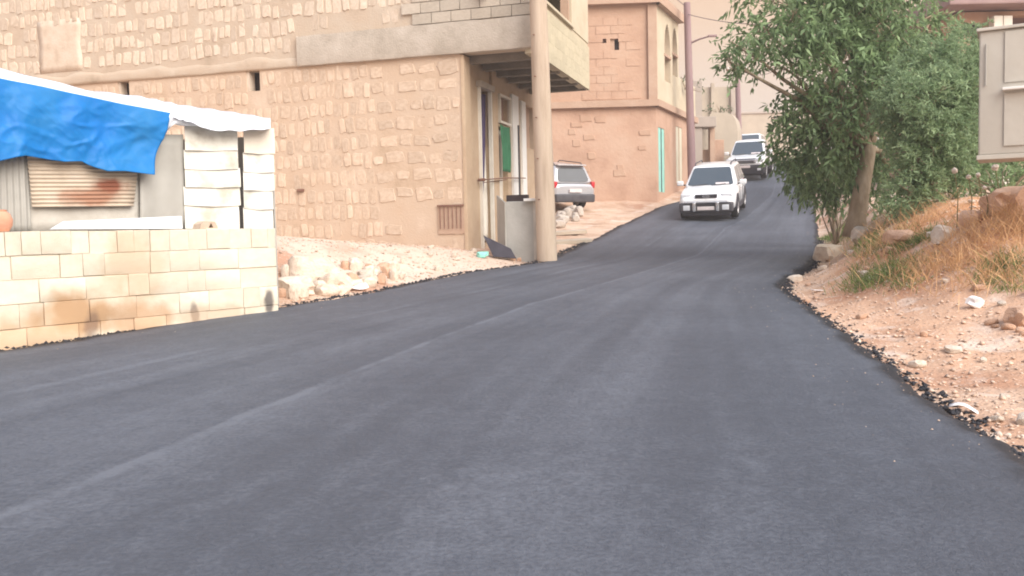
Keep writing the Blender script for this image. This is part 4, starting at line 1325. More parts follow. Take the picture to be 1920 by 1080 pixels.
def panel(mb, corners, i0, i1, j0, j1, off, thick, cut=.06):
    """rounded panel on the face with corners bl, br, tr, tl; i, j in 0..1"""
    bl, br_, tr, tl = [Vector(c) for c in corners]
    nrm = (br_-bl).cross(tl-bl).normalized()
    f = lambda i, j: bl*(1-i)*(1-j) + br_*i*(1-j) + tr*i*j + tl*(1-i)*j
    c1, c2 = cut, cut*1.4
    pts = [(i0+c1, j0), (i1-c1, j0), (i1-c1*.3, j0+c2*.3), (i1, j0+c2), (i1, j1-c2), (i1-c1*.3, j1-c2*.3), (i1-c1, j1), (i0+c1, j1), (i0+c1*.3, j1-c2*.3), (i0, j1-c2), (i0, j0+c2), (i0+c1*.3, j0+c2*.3)]
    a = [f(*p) + nrm*off for p in pts]
    b = [p - nrm*thick for p in a]
    n = len(a)
    mb.add(a + b, [tuple(range(n)), tuple(range(n, 2*n))[::-1]] + [(i, n+i, n+(i+1) % n, (i+1) % n) for i in range(n)])
    return mb

def wheel_mesh(r, w):
    prof_ = [(r*.62, -w/2), (r*.93, -w/2), (r, -w*.36), (r, w*.36), (r*.93, w/2), (r*.62, w/2)]
    mb = MB(); n = 28
    for j in range(n):
        t = 2*math.pi*j/n
        for rr, y in prof_:
            mb.v.append(Vector((rr*math.cos(t), y, rr*math.sin(t))))
    k = len(prof_)
    for j in range(n):
        for i in range(k-1):
            mb.f.append((j*k+i, j*k+i+1, ((j+1) % n)*k+i+1, ((j+1) % n)*k+i))
    tyre = mesh_data('tyre', mb.v, mb.f, 'tyre', 40)
    mb = MB(); k = 10
    mb.tube([(0, -w*.40, 0), (0, w*.40, 0)], r*.64, 24)
    for s_ in (-1, 1):
        mb.tube([(0, s_*w*.40, 0), (0, s_*w*.47, 0)], [r*.16, r*.12], 12)
        for q in range(5):
            t = 2*math.pi*q/5
            mb.tube([(r*.1*math.cos(t), s_*w*.44, r*.1*math.sin(t)), (r*.58*math.cos(t), s_*w*.42, r*.58*math.sin(t))], [r*.11, r*.08], 6)
    rim = mesh_data('rim', mb.v, mb.f, 'rim', 40)
    return tyre, rim

def vehicle(name, S, label, cat='car'):
    root = empty(name, (0, 0, 0), 0, label, cat)
    paint = S['paint']
    body = loft(S['stations'], RING).build('body', paint, root, smooth=42, local=True)
    # cabin
    xb0, xb1, hb, zb_ = S['cab_base']; xt0, xt1, ht, zt_ = S['cab_top']
    base = [(xb0, -hb, zb_), (xb1, -hb, zb_), (xb1, hb, zb_), (xb0, hb, zb_)]
    top = [(xt0, -ht, zt_), (xt1, -ht, zt_), (xt1, ht, zt_), (xt0, ht, zt_)]
    xm = (xt0 + xt1)/2
    cab = MB().add(base + top, [(3, 2, 1, 0), (4, 5, 6, 7), (0, 1, 5, 4), (1, 2, 6, 5), (2, 3, 7, 6), (3, 0, 4, 7)])
    cab.build('cabin', paint, root, smooth=45, local=True, bevel=S.get('round', .11), seg=5)
    MB().grid(lambda i, j: (xt0 + .06 + (xt1-xt0-.12)*i, (ht-.05)*(2*j-1), zt_ - .004 + .045*math.sin(math.pi*i)**.6*math.sin(math.pi*j)**.6), 10, 10).build('roof', paint, root, smooth=180, local=True)
    FR = [base[1], base[2], top[2], top[1]]
    RE = [base[3], base[0], top[0], top[3]]
    RS = [base[0], base[1], top[1], top[0]]
    LS = [base[2], base[3], top[3], top[2]]
    panel(MB(), FR, .055, .945, .07, .90, .012, .02, .05).build('windscreen', 'glass', root, local=True)
    ws = MB(); panel(ws, FR, .60, .86, .09, .17, .022, .006, .01); ws.build('dash_paper', 'plate', root, local=True)
    for s_ in (.15, .52):
        bl, br_, tr, tl = [Vector(c) for c in FR]
        f = lambda i, j: bl*(1-i)*(1-j) + br_*i*(1-j) + tr*i*j + tl*(1-i)*j + Vector((.03, 0, .012))
        MB().tube([f(s_, .05), f(s_ + .28, .11)], .010, 5).build('wiper', 'car_dark', root, local=True)
    panel(MB(), RE, .10, .90, S.get('rear_j', .14), .86, .012, .02, .10).build('rear_window', 'glass_dark', root, local=True)
    for q, spl in ((RS, S['splits']), (LS, [(1-b, 1-a) for a, b in S['splits']])):
        for a, b in spl:
            panel(MB(), q, a, b, .10, .86, .010, .02, .02).build('side_window', 'glass', root, local=True)
    # wheels
    r, w = S['wheel']
    tyre, rim = wheel_mesh(r, w)
    hw = max(s_[3] for s_ in S['stations'])
    for x in S['axles']:
        for sd_ in (-1, 1):
            t = link('wheel', tyre, root, (x, sd_*(hw - w*.48), r))
            link('rim', rim, t)
            mb = MB()
            arc = [(x + (r+.07)*math.cos(a), (r+.05) + (r+.05)*math.sin(a)) for a in [math.pi*k/12 for k in range(13)]]
            arc = [(x + r + .07, .30)] + arc + [(x - r - .07, .30)]
            y0, y1 = sd_*(hw - .22), sd_*(hw + .008)
            n = len(arc)
            mb.add([(a, y0, z) for a, z in arc] + [(a, y1, z) for a, z in arc],
                   [tuple(range(n, 2*n)) if sd_ < 0 else tuple(range(n, 2*n))[::-1]] + [(i, i+1, n+i+1, n+i) for i in range(n-1)])
            mb.build('wheel_arch', 'car_dark', root, local=True)
    # nose
    nx, nz = S['nose']
    for part in S['front']:
        nm, m, c, sz, bev = part
        for sd_ in ((-1, 1) if abs(c[1]) > .01 else (1,)):
            MB().box((c[0], c[1]*sd_, c[2]), sz).build(nm, m, root, local=True, bevel=bev, seg=3, smooth=40)
    # mirrors and handles
    mx, mz = S['mirror']
    for sd_ in (-1, 1):
        mr = MB().box((mx, sd_*(hw + .12), mz), (.13, .22, .16)).build('mirror', paint, root, local=True, bevel=.04, seg=3, smooth=50)
        MB().box((mx - .068, sd_*(hw + .12), mz), (.012, .18, .12)).build('mirror_glass', 'glass', mr, local=True)
        MB().tube([(mx, sd_*(hw - .06), mz - .07), (mx, sd_*(hw + .06), mz - .03)], .025, 6).build('mirror_stalk', 'car_dark', mr, local=True)
        for x in S['handles']:
            MB().box((x, sd_*(hw + .012), S['belt'] - .12), (.18, .03, .035)).build('door_handle', paint, root, local=True, bevel=.01)
        for x in S.get('seams', ()):
            MB().box((x, sd_*(hw + .002), (S['belt'] + .40)/2), (.012, .012, S['belt'] - .46)).build('door_seam', 'car_dark', root, local=True)
        if S.get('sill'):
            MB().box(((S['axles'][0]+S['axles'][1])/2, sd_*(hw + .006), S['sill'][0]), (abs(S['axles'][0]-S['axles'][1]) - 2*r - .14, .05, S['sill'][1])).build('sill_trim', S['sill'][2], root, local=True, bevel=.02)
        if S.get('rails'):
            z = zt_ + .05
            MB().tube([(xt0 + .12, sd_*(ht - .06), z - .05), (xt0 + .25, sd_*(ht - .06), z + .03), (xt1 - .25, sd_*(ht - .06), z + .03), (xt1 - .12, sd_*(ht - .06), z - .05)], .02, 6).build('roof_rail', S['rails'], root, local=True, smooth=60)
    return root

def place(root, u, Y, heading, size=1.0):
    h = Vector((heading[0], heading[1], 0)).normalized()
    X = at(u, 400, Y).x
    f, b = Vector((X, Y, 0)) + h*1.35, Vector((X, Y, 0)) - h*1.35
    zf = max(float(prof(f.y)), gz(f.x, f.y)); zb_ = max(float(prof(b.y)), gz(b.x, b.y))
    f.z, b.z = zf, zb_
    fx = (f - b).normalized()
    ly = Vector((0, 0, 1)).cross(fx).normalized()
    uz = fx.cross(ly)
    M = Matrix((fx, ly, uz)).transposed()
    root.location = (f + b)/2 + Vector((0, 0, .004))
    root.rotation_euler = M.to_euler()
    root.scale = (size, size, size)

suv = dict(paint='car_white', stations=[(-2.25, .48, .92, .76), (-2.17, .36, 1.0, .87), (-1.3, .30, 1.05, .92), (0, .28, 1.06, .925), (.85, .28, 1.06, .92), (1.15, .30, 1.02, .92),
           (1.75, .32, .97, .905), (2.05, .36, .90, .88), (2.20, .40, .80, .83), (2.26, .46, .70, .74)],
           cab_base=(-2.14, 1.08, .87, 1.02), cab_top=(-1.80, .28, .655, 1.67), splits=[(.06, .26), (.30, .56), (.595, .83)], wheel=(.355, .235), axles=(1.36, -1.26),
           nose=(2.26, .7), mirror=(.72, 1.13), handles=(.05, -.95), belt=1.02, rails='car_grey_plastic', seams=(.62, -.38, -1.2), sill=(.38, .16, 'car_grey_plastic'),
           front=[('bumper', 'car_grey_plastic', (2.20, 0, .46), (.30, 1.72, .32), .07), ('bumper_lower', 'car_dark', (2.17, 0, .27), (.26, 1.55, .16), .04),
                  ('grille', 'car_dark', (2.20, 0, .815), (.12, .70, .115), .02), ('lower_grille', 'car_dark', (2.335, 0, .555), (.05, .58, .085), .012),
                  ('headlight', 'lamp_glass', (2.11, .65, .82), (.16, .36, .16), .045), ('fog_light', 'lamp_glass', (2.34, .62, .46), (.05, .22, .17), .022),
                  ('number_plate', 'plate', (2.365, 0, .44), (.02, .54, .115), .003), ('guard_bar', 'chrome', (2.38, .37, .49), (.09, .10, .30), .03),
                  ('guard_tube', 'chrome', (2.35, 0, .635), (.06, 1.40, .055), .022), ('skid_plate', 'rim', (2.22, 0, .24), (.06, .75, .05), .012)])
car1 = vehicle('white_suv', suv, 'white SUV with a dark bumper and chrome guard driving towards the viewer', 'car')
for k, (nm, r_, m) in enumerate((('emblem', .085, 'chrome'),)):
    mb = MB()
    n = 18
    outer = [(2.268, .115*math.cos(2*math.pi*i/n), .815 + .052*math.sin(2*math.pi*i/n)) for i in range(n)]
    inner = [(2.268, .088*math.cos(2*math.pi*i/n), .815 + .034*math.sin(2*math.pi*i/n)) for i in range(n)]
    mb.add(outer + inner, [(i, (i+1) % n, n+(i+1) % n, n+i) for i in range(n)])
    for dy in (-.035, .035):
        mb.box((2.268, dy, .815), (.006, .018, .065), Matrix.Rotation(-.25, 3, 'X'))
    mb.box((2.268, 0, .815), (.006, .07, .016))
    mb.build(nm, m, car1, local=True, thick=.006)
for sd_ in (-1, 1):
    MB().box((-2.20, sd_*.72, .95), (.08, .16, .34)).build('tail_light', 'tail_red', car1, local=True, bevel=.02)
HEAD = (-.36, -.93)
place(car1, 1340, 30.2, (-.33, -.94), .955)

pick = dict(paint='car_white', stations=[(-2.6, .60, 1.05, .80), (-2.5, .55, 1.10, .86), (-1.6, .48, 1.12, .88), (-.5, .42, 1.13, .89), (.9, .42, 1.13, .89), (1.15, .44, 1.10, .89),
            (1.85, .46, 1.04, .88), (2.3, .50, .97, .86), (2.45, .54, .88, .80), (2.5, .60, .80, .72)],
            cab_base=(-.95, 1.22, .84, 1.08), cab_top=(-.70, .38, .66, 1.76), splits=[(.08, .42), (.47, .84)], wheel=(.38, .25), axles=(1.55, -1.55),
            nose=(2.5, .8), mirror=(.85, 1.20), handles=(.1, -.6), belt=1.08, seams=(.75, -.1), rear_j=.2,
            front=[('bumper', 'car_dark', (2.42, 0, .50), (.34, 1.76, .44), .08), ('bumper_lower', 'car_dark', (2.35, 0, .30), (.28, 1.6, .16), .04),
                   ('grille', 'rim', (2.47, 0, .86), (.10, 1.04, .19), .04), ('grille_mesh', 'car_grey_plastic', (2.515, 0, .855), (.03, .86, .12), .012),
                   ('headlight', 'lamp_glass', (2.36, .66, .90), (.24, .34, .20), .05), ('bonnet_lip', 'car_grey_plastic', (2.36, 0, .985), (.10, 1.4, .025), .008),
                   ('number_plate', 'plate', (2.60, 0, .64), (.02, .54, .115), .003), ('fog_light', 'lamp_glass', (2.58, .66, .50), (.04, .16, .10), .015), ('skid_plate', 'rim', (2.42, 0, .28), (.05, .9, .06), .012)])
car2 = vehicle('white_pickup', pick, 'white pickup with a black front bumper following the white SUV', 'pickup')
bed = MB()
for y in (-1, 1): bed.box((-1.7, y*.84, 1.14), (1.6, .06, .10))
bed.box((-2.52, 0, 1.12), (.06, 1.6, .12))
bed.build('cargo_bed_rim', 'car_white', car2, local=True, bevel=.01)
MB().box((-1.7, 0, 1.13), (1.55, 1.6, .02)).build('bed_floor', 'car_dark', car2, local=True)
place(car2, 1408, 42.6, HEAD, .96)

van = dict(paint='car_white', stations=[(-2.3, .45, 1.05, .80), (-2.2, .36, 1.15, .88), (-1, .3, 1.2, .90), (1.1, .3, 1.18, .90), (1.6, .32, 1.08, .89), (2.1, .36, .95, .85), (2.28, .44, .80, .74)],
           cab_base=(-2.2, 1.55, .86, 1.12), cab_top=(-2.05, .75, .72, 1.98), splits=[(.05, .32), (.36, .62), (.66, .86)], wheel=(.33, .21), axles=(1.35, -1.4),
           nose=(2.28, .8), mirror=(1.15, 1.22), handles=(.3, -.8), belt=1.12, seams=(.85, -.2),
           front=[('bumper', 'car_grey_plastic', (2.2, 0, .45), (.26, 1.7, .3), .07), ('grille', 'car_dark', (2.24, 0, .80), (.1, .8, .1), .02),
                  ('headlight', 'lamp_glass', (2.1, .64, .84), (.2, .34, .2), .05), ('number_plate', 'plate', (2.34, 0, .45), (.02, .5, .11), .003)])
car3 = vehicle('white_van', van, 'white van mostly hidden behind the pickup, only its roof showing', 'van')
place(car3, 1408, 62, HEAD)

wag = dict(suv); wag['paint'] = 'car_silver'
wag['front'] = [('bumper', 'car_grey_plastic', (2.20, 0, .46), (.30, 1.72, .32), .07), ('grille', 'car_dark', (2.20, 0, .815), (.12, .70, .115), .02), ('headlight', 'lamp_glass', (2.11, .65, .82), (.16, .36, .16), .045)]
wag['round'] = .17; wag['rear_j'] = .10
wag['sill'] = (.40, .22, 'car_grey_plastic')
car4 = vehicle('silver_suv', wag, 'silver SUV parked behind the tall pole, its rear window facing out', 'car')
for sd_ in (-1, 1):
    MB().box((-2.14, sd_*.80, .98), (.14, .15, .24)).build('tail_light', 'tail_red', car4, local=True, bevel=.03, seg=3, smooth=40)
MB().box((-2.24, 0, .50), (.24, 1.66, .30)).build('rear_bumper', 'car_grey_plastic', car4, local=True, bevel=.06, seg=3, smooth=40)
MB().box((-2.30, 0, .78), (.02, .52, .13)).build('number_plate', 'plate', car4, local=True)
MB().box((-1.86, 0, 1.685), (.22, 1.2, .035)).build('spoiler', 'car_silver', car4, local=True, bevel=.01)
place(car4, 1021, 33.0, (-.45, .89), .93)

# ------------------------------------------------------------------ trees and plants
def leaf_mesh(P, D, L, W, droop=.15):
    """one folded leaf per row: base P, long axis D, length L, width W"""
    n = len(P)
    D = D / np.linalg.norm(D, axis=1, keepdims=True)
    R = rng.normal(size=(n, 3)); S = np.cross(D, R); S /= np.linalg.norm(S, axis=1, keepdims=True) + 1e-9
    L = np.broadcast_to(L, n)[:, None]; W = np.broadcast_to(W, n)[:, None]
    dn = np.array([0, 0, -1.0]) * droop
    a = P
    mid = P + D*L*.45 + dn*L*.2
    tip = P + D*L + dn*L
    V = np.stack([a, mid + S*W*.5, tip, mid - S*W*.5], 1).reshape(-1, 3)
    Fc = (np.arange(n)[:, None]*4 + np.arange(4)[None]).astype(np.int32)
    return V, Fc

def np_mesh(name, V, Fc, m, smooth=False):
    me = bpy.data.meshes.new(name)
    nf, k = Fc.shape
    me.vertices.add(len(V)); me.vertices.foreach_set('co', V.astype(np.float32).ravel())
    me.loops.add(nf*k); me.loops.foreach_set('vertex_index', Fc.astype(np.int32).ravel())
    me.polygons.add(nf)
    me.polygons.foreach_set('loop_start', np.arange(0, nf*k, k, dtype=np.int32))
    me.polygons.foreach_set('loop_total', np.full(nf, k, dtype=np.int32))
    me.materials.append(MATS[m])
    me.update(calc_edges=True)
    me.validate()
    return me

def crown(blobs, dens, per, L, W, spread, twig, bias=(0, 0, -.35), shell=.35):
    """blobs: centre, radius -> twigs carrying leaves"""
    Ps, Ds, Ls, Ws = [], [], [], []
    for c, r, dmul in blobs:
        nt = int(dens * r*r * dmul)
        d = rng.normal(size=(nt, 3)); d /= np.linalg.norm(d, axis=1, keepdims=True)
        rad = r * (shell + (1-shell) * rng.random(nt)**.6)
        base = np.array(c) + d*rad[:, None]*np.array([1, 1, .9])
        keep = fbm(base[:, 0]*1.7, base[:, 1]*1.7, base[:, 2]*1.7, 2) > -.28
        base, d = base[keep], d[keep]
        tdir = d*.7 + rng.normal(size=d.shape)*.5 + np.array(bias)
        tdir /= np.linalg.norm(tdir, axis=1, keepdims=True)
        for k in range(per):
            t = (k + rng.random(len(base)))/per
            p = base + tdir * (twig*t)[:, None] + np.array([0, 0, -1])*(twig*.35*t*t)[:, None] + rng.normal(size=base.shape)*twig*.04
            ld = tdir*.6 + rng.normal(size=d.shape)*spread + np.array(bias)*.8
            Ps.append(p); Ds.append(ld)
            Ls.append(L*(.45 + 1.0*rng.random(len(base)))); Ws.append(W*(.7 + .6*rng.random(len(base))))
    return leaf_mesh(np.concatenate(Ps), np.concatenate(Ds), np.concatenate(Ls), np.concatenate(Ws))

def pxblob(u, v, r, Y, mul=1.0):
    p = at(u, v, Y)
    return (np.array(p), r*Y/1700, mul)

def limb(mb, a, b, r0, r1, wob=.12, n=7):
    a, b = Vector(a), Vector(b)
    pts, rad = [], []
    for i in range(n):
        t = i/(n-1)
        w = math.sin(t*math.pi) * wob
        pts.append(a*(1-t) + b*t + Vector((random.uniform(-1, 1), random.uniform(-1, 1), random.uniform(-.2, 1)))*w*.5)
        rad.append(r0*(1-t) + r1*t)
    mb.tube(pts, rad, 7)
    return pts

def tree(name, label, base, trunk_pts, trunk_r, blobs, crown_args, leafm, cat='tree', limb_r=.06):
    root = empty(name, base, 0, label, cat)
    mb = MB()
    n = len(trunk_pts)
    mb.tube(trunk_pts, [trunk_r*(1.25 - .5*i/(n-1)) if i else trunk_r*1.6 for i in range(n)], 12)
    mb.build('trunk', 'bark', root, smooth=180)
    br = MB()
    fork = Vector(trunk_pts[-1])
    for c, r, _ in blobs:
        c = Vector(c)
        d = (c - fork).length
        end = c + Vector((random.uniform(-.1, .1), 0, r*.2))
        pts = limb(br, fork - Vector((0, 0, .05)), end, limb_r*min(1, .5 + d*.25), .014, .10*d)
        for k in range(5):
            o_ = Vector((random.gauss(0, 1), random.gauss(0, 1), random.gauss(0, 1))).normalized() * r*.85
            limb(br, pts[-2] if k % 2 else pts[-1], c + o_, .014, .004, .12, 5)
    br.build('branches', 'bark', root, smooth=180)
    V, Fc = crown(blobs, *crown_args)
    V = V - np.array(root.location)
    me = np_mesh('crown', V, Fc, leafm)
    link('crown', me, root)
    print(name, 'leaves', len(Fc))
    return root

TY = 15.0
tb = at(1604, 432, TY)
tpts = [at(1602, 445, TY), at(1606, 410, TY), at(1614, 365, TY), at(1621, 325, TY), at(1628, 290, TY), at(1632, 268, TY)]
bl1 = [pxblob(*b) for b in ((1430, 70, 55, 14.3, .9), (1392, 92, 32, 14.2, .8), (1372, 118, 16, 14.2, .6), (1500, 35, 85, 14.6), (1590, 15, 95, 15), (1680, 35, 85, 15.4), (1545, -90, 110, 15), (1660, -90, 110, 15.4), (1450, -20, 70, 14.6),
        (1740, 40, 60, 15.6), (1555, 130, 70, 15.0, .9), (1640, 130, 85, 15.4), (1720, 130, 60, 15.8), (1500, 165, 36, 14.8, .6), (1535, 225, 70, 14.8), (1490, 270, 38, 15.2, .9), (1462, 225, 18, 15.4, .8), (1600, 215, 75, 15.4),
        (1545, 300, 60, 15.6), (1680, 240, 80, 16.0), (1520, 325, 34, 16.4), (1560, 345, 30, 16.4), (1600, 320, 45, 16.3), (1670, 330, 55, 16.6), (1470, 130, 26, 14.5, .35), (1580, 110, 70, 14.6), (1600, 170, 70, 14.7), (1660, 60, 80, 14.8), (1520, 90, 50, 14.5), (1570, 250, 60, 14.7), (1650, 225, 45, 14.7))]
tree('broadleaf_tree', 'large tree with drooping dark green leaves and a pale curved trunk beside the road', (tb.x, tb.y, gz(tb.x, tb.y)), tpts, .132, bl1,
     (350, 12, .13, .045, .6, .34), 'leaf_dark', limb_r=.06)
SY = 12.6
sb = at(1712, 430, SY)
sp = [at(1712, 440, SY), at(1716, 400, SY), at(1722, 360, SY), at(1728, 330, SY)]
bl2 = [pxblob(*b) for b in ((1765, 140, 70, 12.8), (1805, 95, 42, 12.9), (1835, 66, 22, 13.0, .7), (1710, 215, 65, 12.6), (1775, 225, 80, 12.8), (1730, 300, 65, 12.4), (1790, 300, 65, 12.8), (1705, 372, 42, 12.2), (1745, 370, 50, 12.3),
        (1835, 190, 70, 13.4), (1840, 290, 60, 13.5), (1890, 300, 50, 13.8), (1720, 150, 45, 12.8, .8), (1700, 185, 45, 12.6, .9), (1740, 195, 70, 12.3), (1760, 270, 60, 12.2), (1830, 130, 45, 13.0), (1800, 170, 55, 12.5))]
tree('feathery_tree', 'lighter green feathery tree leaning in front of the grey utility box', (sb.x, sb.y, gz(sb.x, sb.y)), sp, .07, bl2,
     (950, 22, .074, .022, .75, .26, (0, -.05, .15), .25), 'leaf_light', limb_r=.03)

def shrub(name, label, blobs, leafm, args, cat='shrub', base=None):
    c0 = blobs[0][0]
    b = base if base is not None else (c0[0], c0[1], gz(c0[0], c0[1]))
    root = empty(name, b, 0, label, cat)
    mb = MB()
    for c, r, _ in blobs:
        for k in range(4):
            limb(mb, Vector(b) + Vector((random.uniform(-.05, .05), 0, -.05)), Vector(c) + Vector((random.uniform(-r, r)*.6, random.uniform(-r, r)*.6, random.uniform(-.2, r*.7))), .016, .005, .1, 5)
    mb.build('stems', 'bark', root, smooth=180)
    V, Fc = crown(blobs, *args)
    link('foliage', np_mesh('foliage', V - np.array(root.location), Fc, leafm), root)
    return root
p1 = at(1545, 400, 18.5)
shrub('roadside_bush', 'dark leafy bush hanging over the road edge behind the tree trunk', [pxblob(*b) for b in ((1545, 340, 36, 18.5), (1565, 310, 38, 18.8), (1525, 310, 32, 19), (1600, 350, 36, 18.4))], 'leaf_dark',
      (240, 12, .12, .045, .6, .28), base=(p1.x + .3, 18.6, gz(p1.x + .3, 18.6)))
p2 = at(1350, 214, 45.2)
shrub('wall_shrub', 'small green shrub growing on top of the rounded cream wall', [pxblob(*b) for b in ((1340, 203, 12, 45.0), (1355, 202, 13, 45.1), (1328, 208, 8, 45.0))], 'leaf_olive', (70, 10, .16, .06, .7, .3), base=(p2.x, 45.1, p2.z - .1))
p3 = at(1285, 165, 37.6)
shrub('terrace_shrub', 'grey green shrub on the terrace of the pink house beside the mauve pole', [pxblob(*b) for b in ((1280, 146, 12, 37.6), (1295, 140, 10, 37.8), (1305, 150, 8, 38), (1312, 165, 6, 38.2))], 'leaf_olive', (110, 10, .13, .05, .7, .26), base=(p3.x, 37.6, p3.z))
p4 = at(1470, 300, 44)
shrub('verge_shrub', 'pale green scrub at the far bend behind the pickup', [pxblob(*b) for b in ((1468, 285, 16, 44), (1490, 290, 18, 43), (1455, 260, 12, 46), (1500, 300, 14, 41))], 'leaf_olive', (60, 10, .16, .06, .7, .3), base=(p4.x + .6, 44, gz(p4.x + .6, 44)))
p5 = at(1800, 350, 12.6)
shrub('bank_bush', 'dark low bush under the grey utility box', [pxblob(*b) for b in ((1860, 330, 40, 12.2), (1910, 330, 40, 12.0), (1820, 345, 30, 12.4), (1950, 330, 45, 11.8))], 'leaf_dark', (260, 14, .07, .03, .7, .22), base=(at(1880, 360, 12).x, 12.0, gz(at(1880, 360, 12).x, 12.0)))

def blades(name, m, label, spots, h, w, per, lean, r=.10):
    P, D, L = [], [], []
    for x, y, s_ in spots:
        n = max(3, int(per*s_))
        px_, py_ = x + rng.normal(size=n)*r*s_, y + rng.normal(size=n)*r*s_
        P.append(np.stack([px_, py_, ground_z(px_, py_) - .01], 1))
        D.append(np.stack([rng.normal(size=n)*lean, rng.normal(size=n)*lean, np.ones(n)], 1))
        L.append(h*s_*(.5 + .8*rng.random(n)))
    P, D, L = np.concatenate(P), np.concatenate(D), np.concatenate(L)
    V, Fc = leaf_mesh(P, D, L, w, .22)
    o = link(name, np_mesh(name, V, Fc, m))
    return tag(o, label, 'grass', kind='stuff')
def scatter(n, pred, ylo, yhi, dlo, dhi):
    out = []
    ys = rng.uniform(ylo, yhi, n*6); ds = rng.uniform(dlo, dhi, n*6)
    xs = xr(ys) + ds
    zs = ground_z(xs, ys)
    for x, y, z in zip(xs, ys, zs):
        u, v = proj(Vector((x, y, z)))
        if pred(u, v): out.append((x, y, random.uniform(.6, 1.3)))
        if len(out) >= n: break
    return out
straw = scatter(115, lambda u, v: 1715 < u < 1960 and 385 < v < 545 and v > 560 - (u - 1600)*.55, 7.5, 12.5, .8, 4.5)
straw += scatter(25, lambda u, v: 1640 < u < 1760 and 380 < v < 520, 9, 14, .6, 3)
blades('dry_grass', 'dry_straw', 'orange dry grass covering the bank below the trees', straw, .34, .007, 34, .6, .2)
green = scatter(60, lambda u, v: 1600 < u < 1720 and 500 < v < 548, 8, 13, .2, 2.5)
green += scatter(50, lambda u, v: 1830 < u < 1930 and 490 < v < 545, 7, 11, .8, 4)
green += scatter(50, lambda u, v: 1535 < u < 1600 and 385 < v < 450, 14, 22, .05, 1.2)
green += scatter(60, lambda u, v: 1620 < u < 1760 and 440 < v < 490, 9, 15, .3, 2.6)
blades('green_grass', 'grass_green', 'short green grass patches on the bank', green, .15, .008, 60, .6)

for k, (u, v, sh_) in enumerate(((1790, 320, 1.0), (1834, 328, .8), (1866, 314, 1.1), (1816, 332, .8), (1846, 352, .7))):
    Yt = 10.2 - .1*k
    top = at(u, v, Yt); x, y = top.x + .03, top.y
    root = empty('thistle', (x, y, gz(x, y)), 0, ['globe thistle with a pale round head, leftmost by the feathery tree', 'globe thistle with a small head between the taller ones', 'tallest globe thistle with the largest pale head, below the grey box',
                 'globe thistle with a dull head just beside the leftmost one', 'short globe thistle low against the dry grass'][k], 'thistle', 'thistles on the bank')
    MB().tube([(x, y, gz(x, y) - .03), (x + .01, y, (gz(x, y) + top.z)/2), tuple(top)], [.008, .006, .005], 6).build('stem', 'stem', root)
    bm = bmesh.new(); bmesh.ops.create_icosphere(bm, subdivisions=2, radius=.034*sh_)
    for vv in bm.verts: vv.co *= random.uniform(.82, 1.15)
    me = bpy.data.meshes.new('flower_head'); bm.to_mesh(me); bm.free(); me.materials.append(MATS['thistle_head'])
    link('flower_head', me, root, top - root.location)

# ------------------------------------------------------------------ rocks, rubble, litter
rocks_pale = [rock_mesh('rock', 'pale_rock', k, 2) for k in range(6)]
boulders = [rock_mesh('boulder', 'pale_rock', k + 40, 3, .42) for k in range(4)]
red_boulders = [rock_mesh('boulder', 'red_rock', k + 50, 3, .42) for k in range(4)]
rocks_grey = [rock_mesh('rock', 'grey_rock', k + 10, 2) for k in range(4)]
rocks_red = [rock_mesh('rock', 'red_rock', k + 20, 2) for k in range(4)]
def rock(u, v, w, h, meshes, label, group=None, sink=.25, rz=None, tilt=0.0, name='rock', d=None):
    g = ghit(u, v)
    o = link(name, random.choice(meshes), None, (g.x, g.y, g.z + h*(.5 - sink)), (tilt, random.uniform(-.2, .2), rz if rz is not None else random.uniform(0, 6.28)), (w, d or w*random.uniform(.7, 1), h*1.25))
    return tag(o, label, 'rock', group)
# named boulders
rock(1552, 492, .95, .42, [boulders[0]], 'long pale boulder sloping down to the asphalt beside the tree', None, .30, 1.0, .1, 'boulder', .5)
rock(1618, 455, .40, .28, [boulders[1]], 'pale pointed rock at the foot of the tree trunk', None, .2, .4, .3, 'boulder')
rock(1895, 395, .75, .34, [red_boulders[0]], 'large reddish boulder on top of the bank under the grey box', None, .25, .2, 0, 'boulder')
rock(1822, 418, .30, .2, [red_boulders[1]], 'reddish rock half sunk in the dry grass', None, .3, .7, 0, 'boulder')
rock(1690, 452, .40, .2, [red_boulders[2]], 'reddish rock right of the tree trunk', None, .3, .5, 0, 'boulder')
rock(1768, 452, .30, .24, [boulders[2]], 'pale rock standing among dry grass behind the straw', None, .25, .5, .2, 'boulder')
rock(1915, 610, .30, .20, [red_boulders[3]], 'pinkish rock on the verge at the picture edge', None, .3, .5, 0, 'boulder')
rock(1490, 528, .26, .13, [rocks_pale[4]], 'flat pale stone at the tip of the right verge', None, .3)
rock(588, 532, .80, .46, [boulders[3]], 'largest pale boulder in the rubble by the block wall', None, .25, .3, 0, 'boulder')
rock(630, 545, .52, .32, [boulders[1]], 'squarish pale boulder between the largest one and the asphalt', None, .25, .6, 0, 'boulder')
rock(550, 550, .55, .30, [boulders[2]], 'tan boulder close against the end of the block wall', None, .25, .9, 0, 'boulder')
for k in range(42):
    u = random.uniform(528, 740); v = random.uniform(max(488, 500 + (u-528)*.02), 570 - (u - 528)*.19)
    rk = rocks_pale if random.random() < .75 else rocks_red
    rock(u, v, random.uniform(.12, .36), random.uniform(.10, .24), rk, ('reddish' if rk is rocks_red else 'pale') + ' chunk in the rubble ' + ('close to the block wall' if u < 600 else 'further from the block wall') + (', towards the road' if v > 525 else ', up the slope'), 'rubble beside the block wall')
for k in range(16):
    u = random.uniform(720, 900); v = random.uniform(462, 525 - (u-720)*.1)
    rock(u, v, random.uniform(.07, .2), random.uniform(.05, .12), rocks_pale, 'small pale stone on the dirt slope under the stone house, ' + ('nearer the road' if v > 492 else 'nearer the house wall'), 'stones under the stone house')
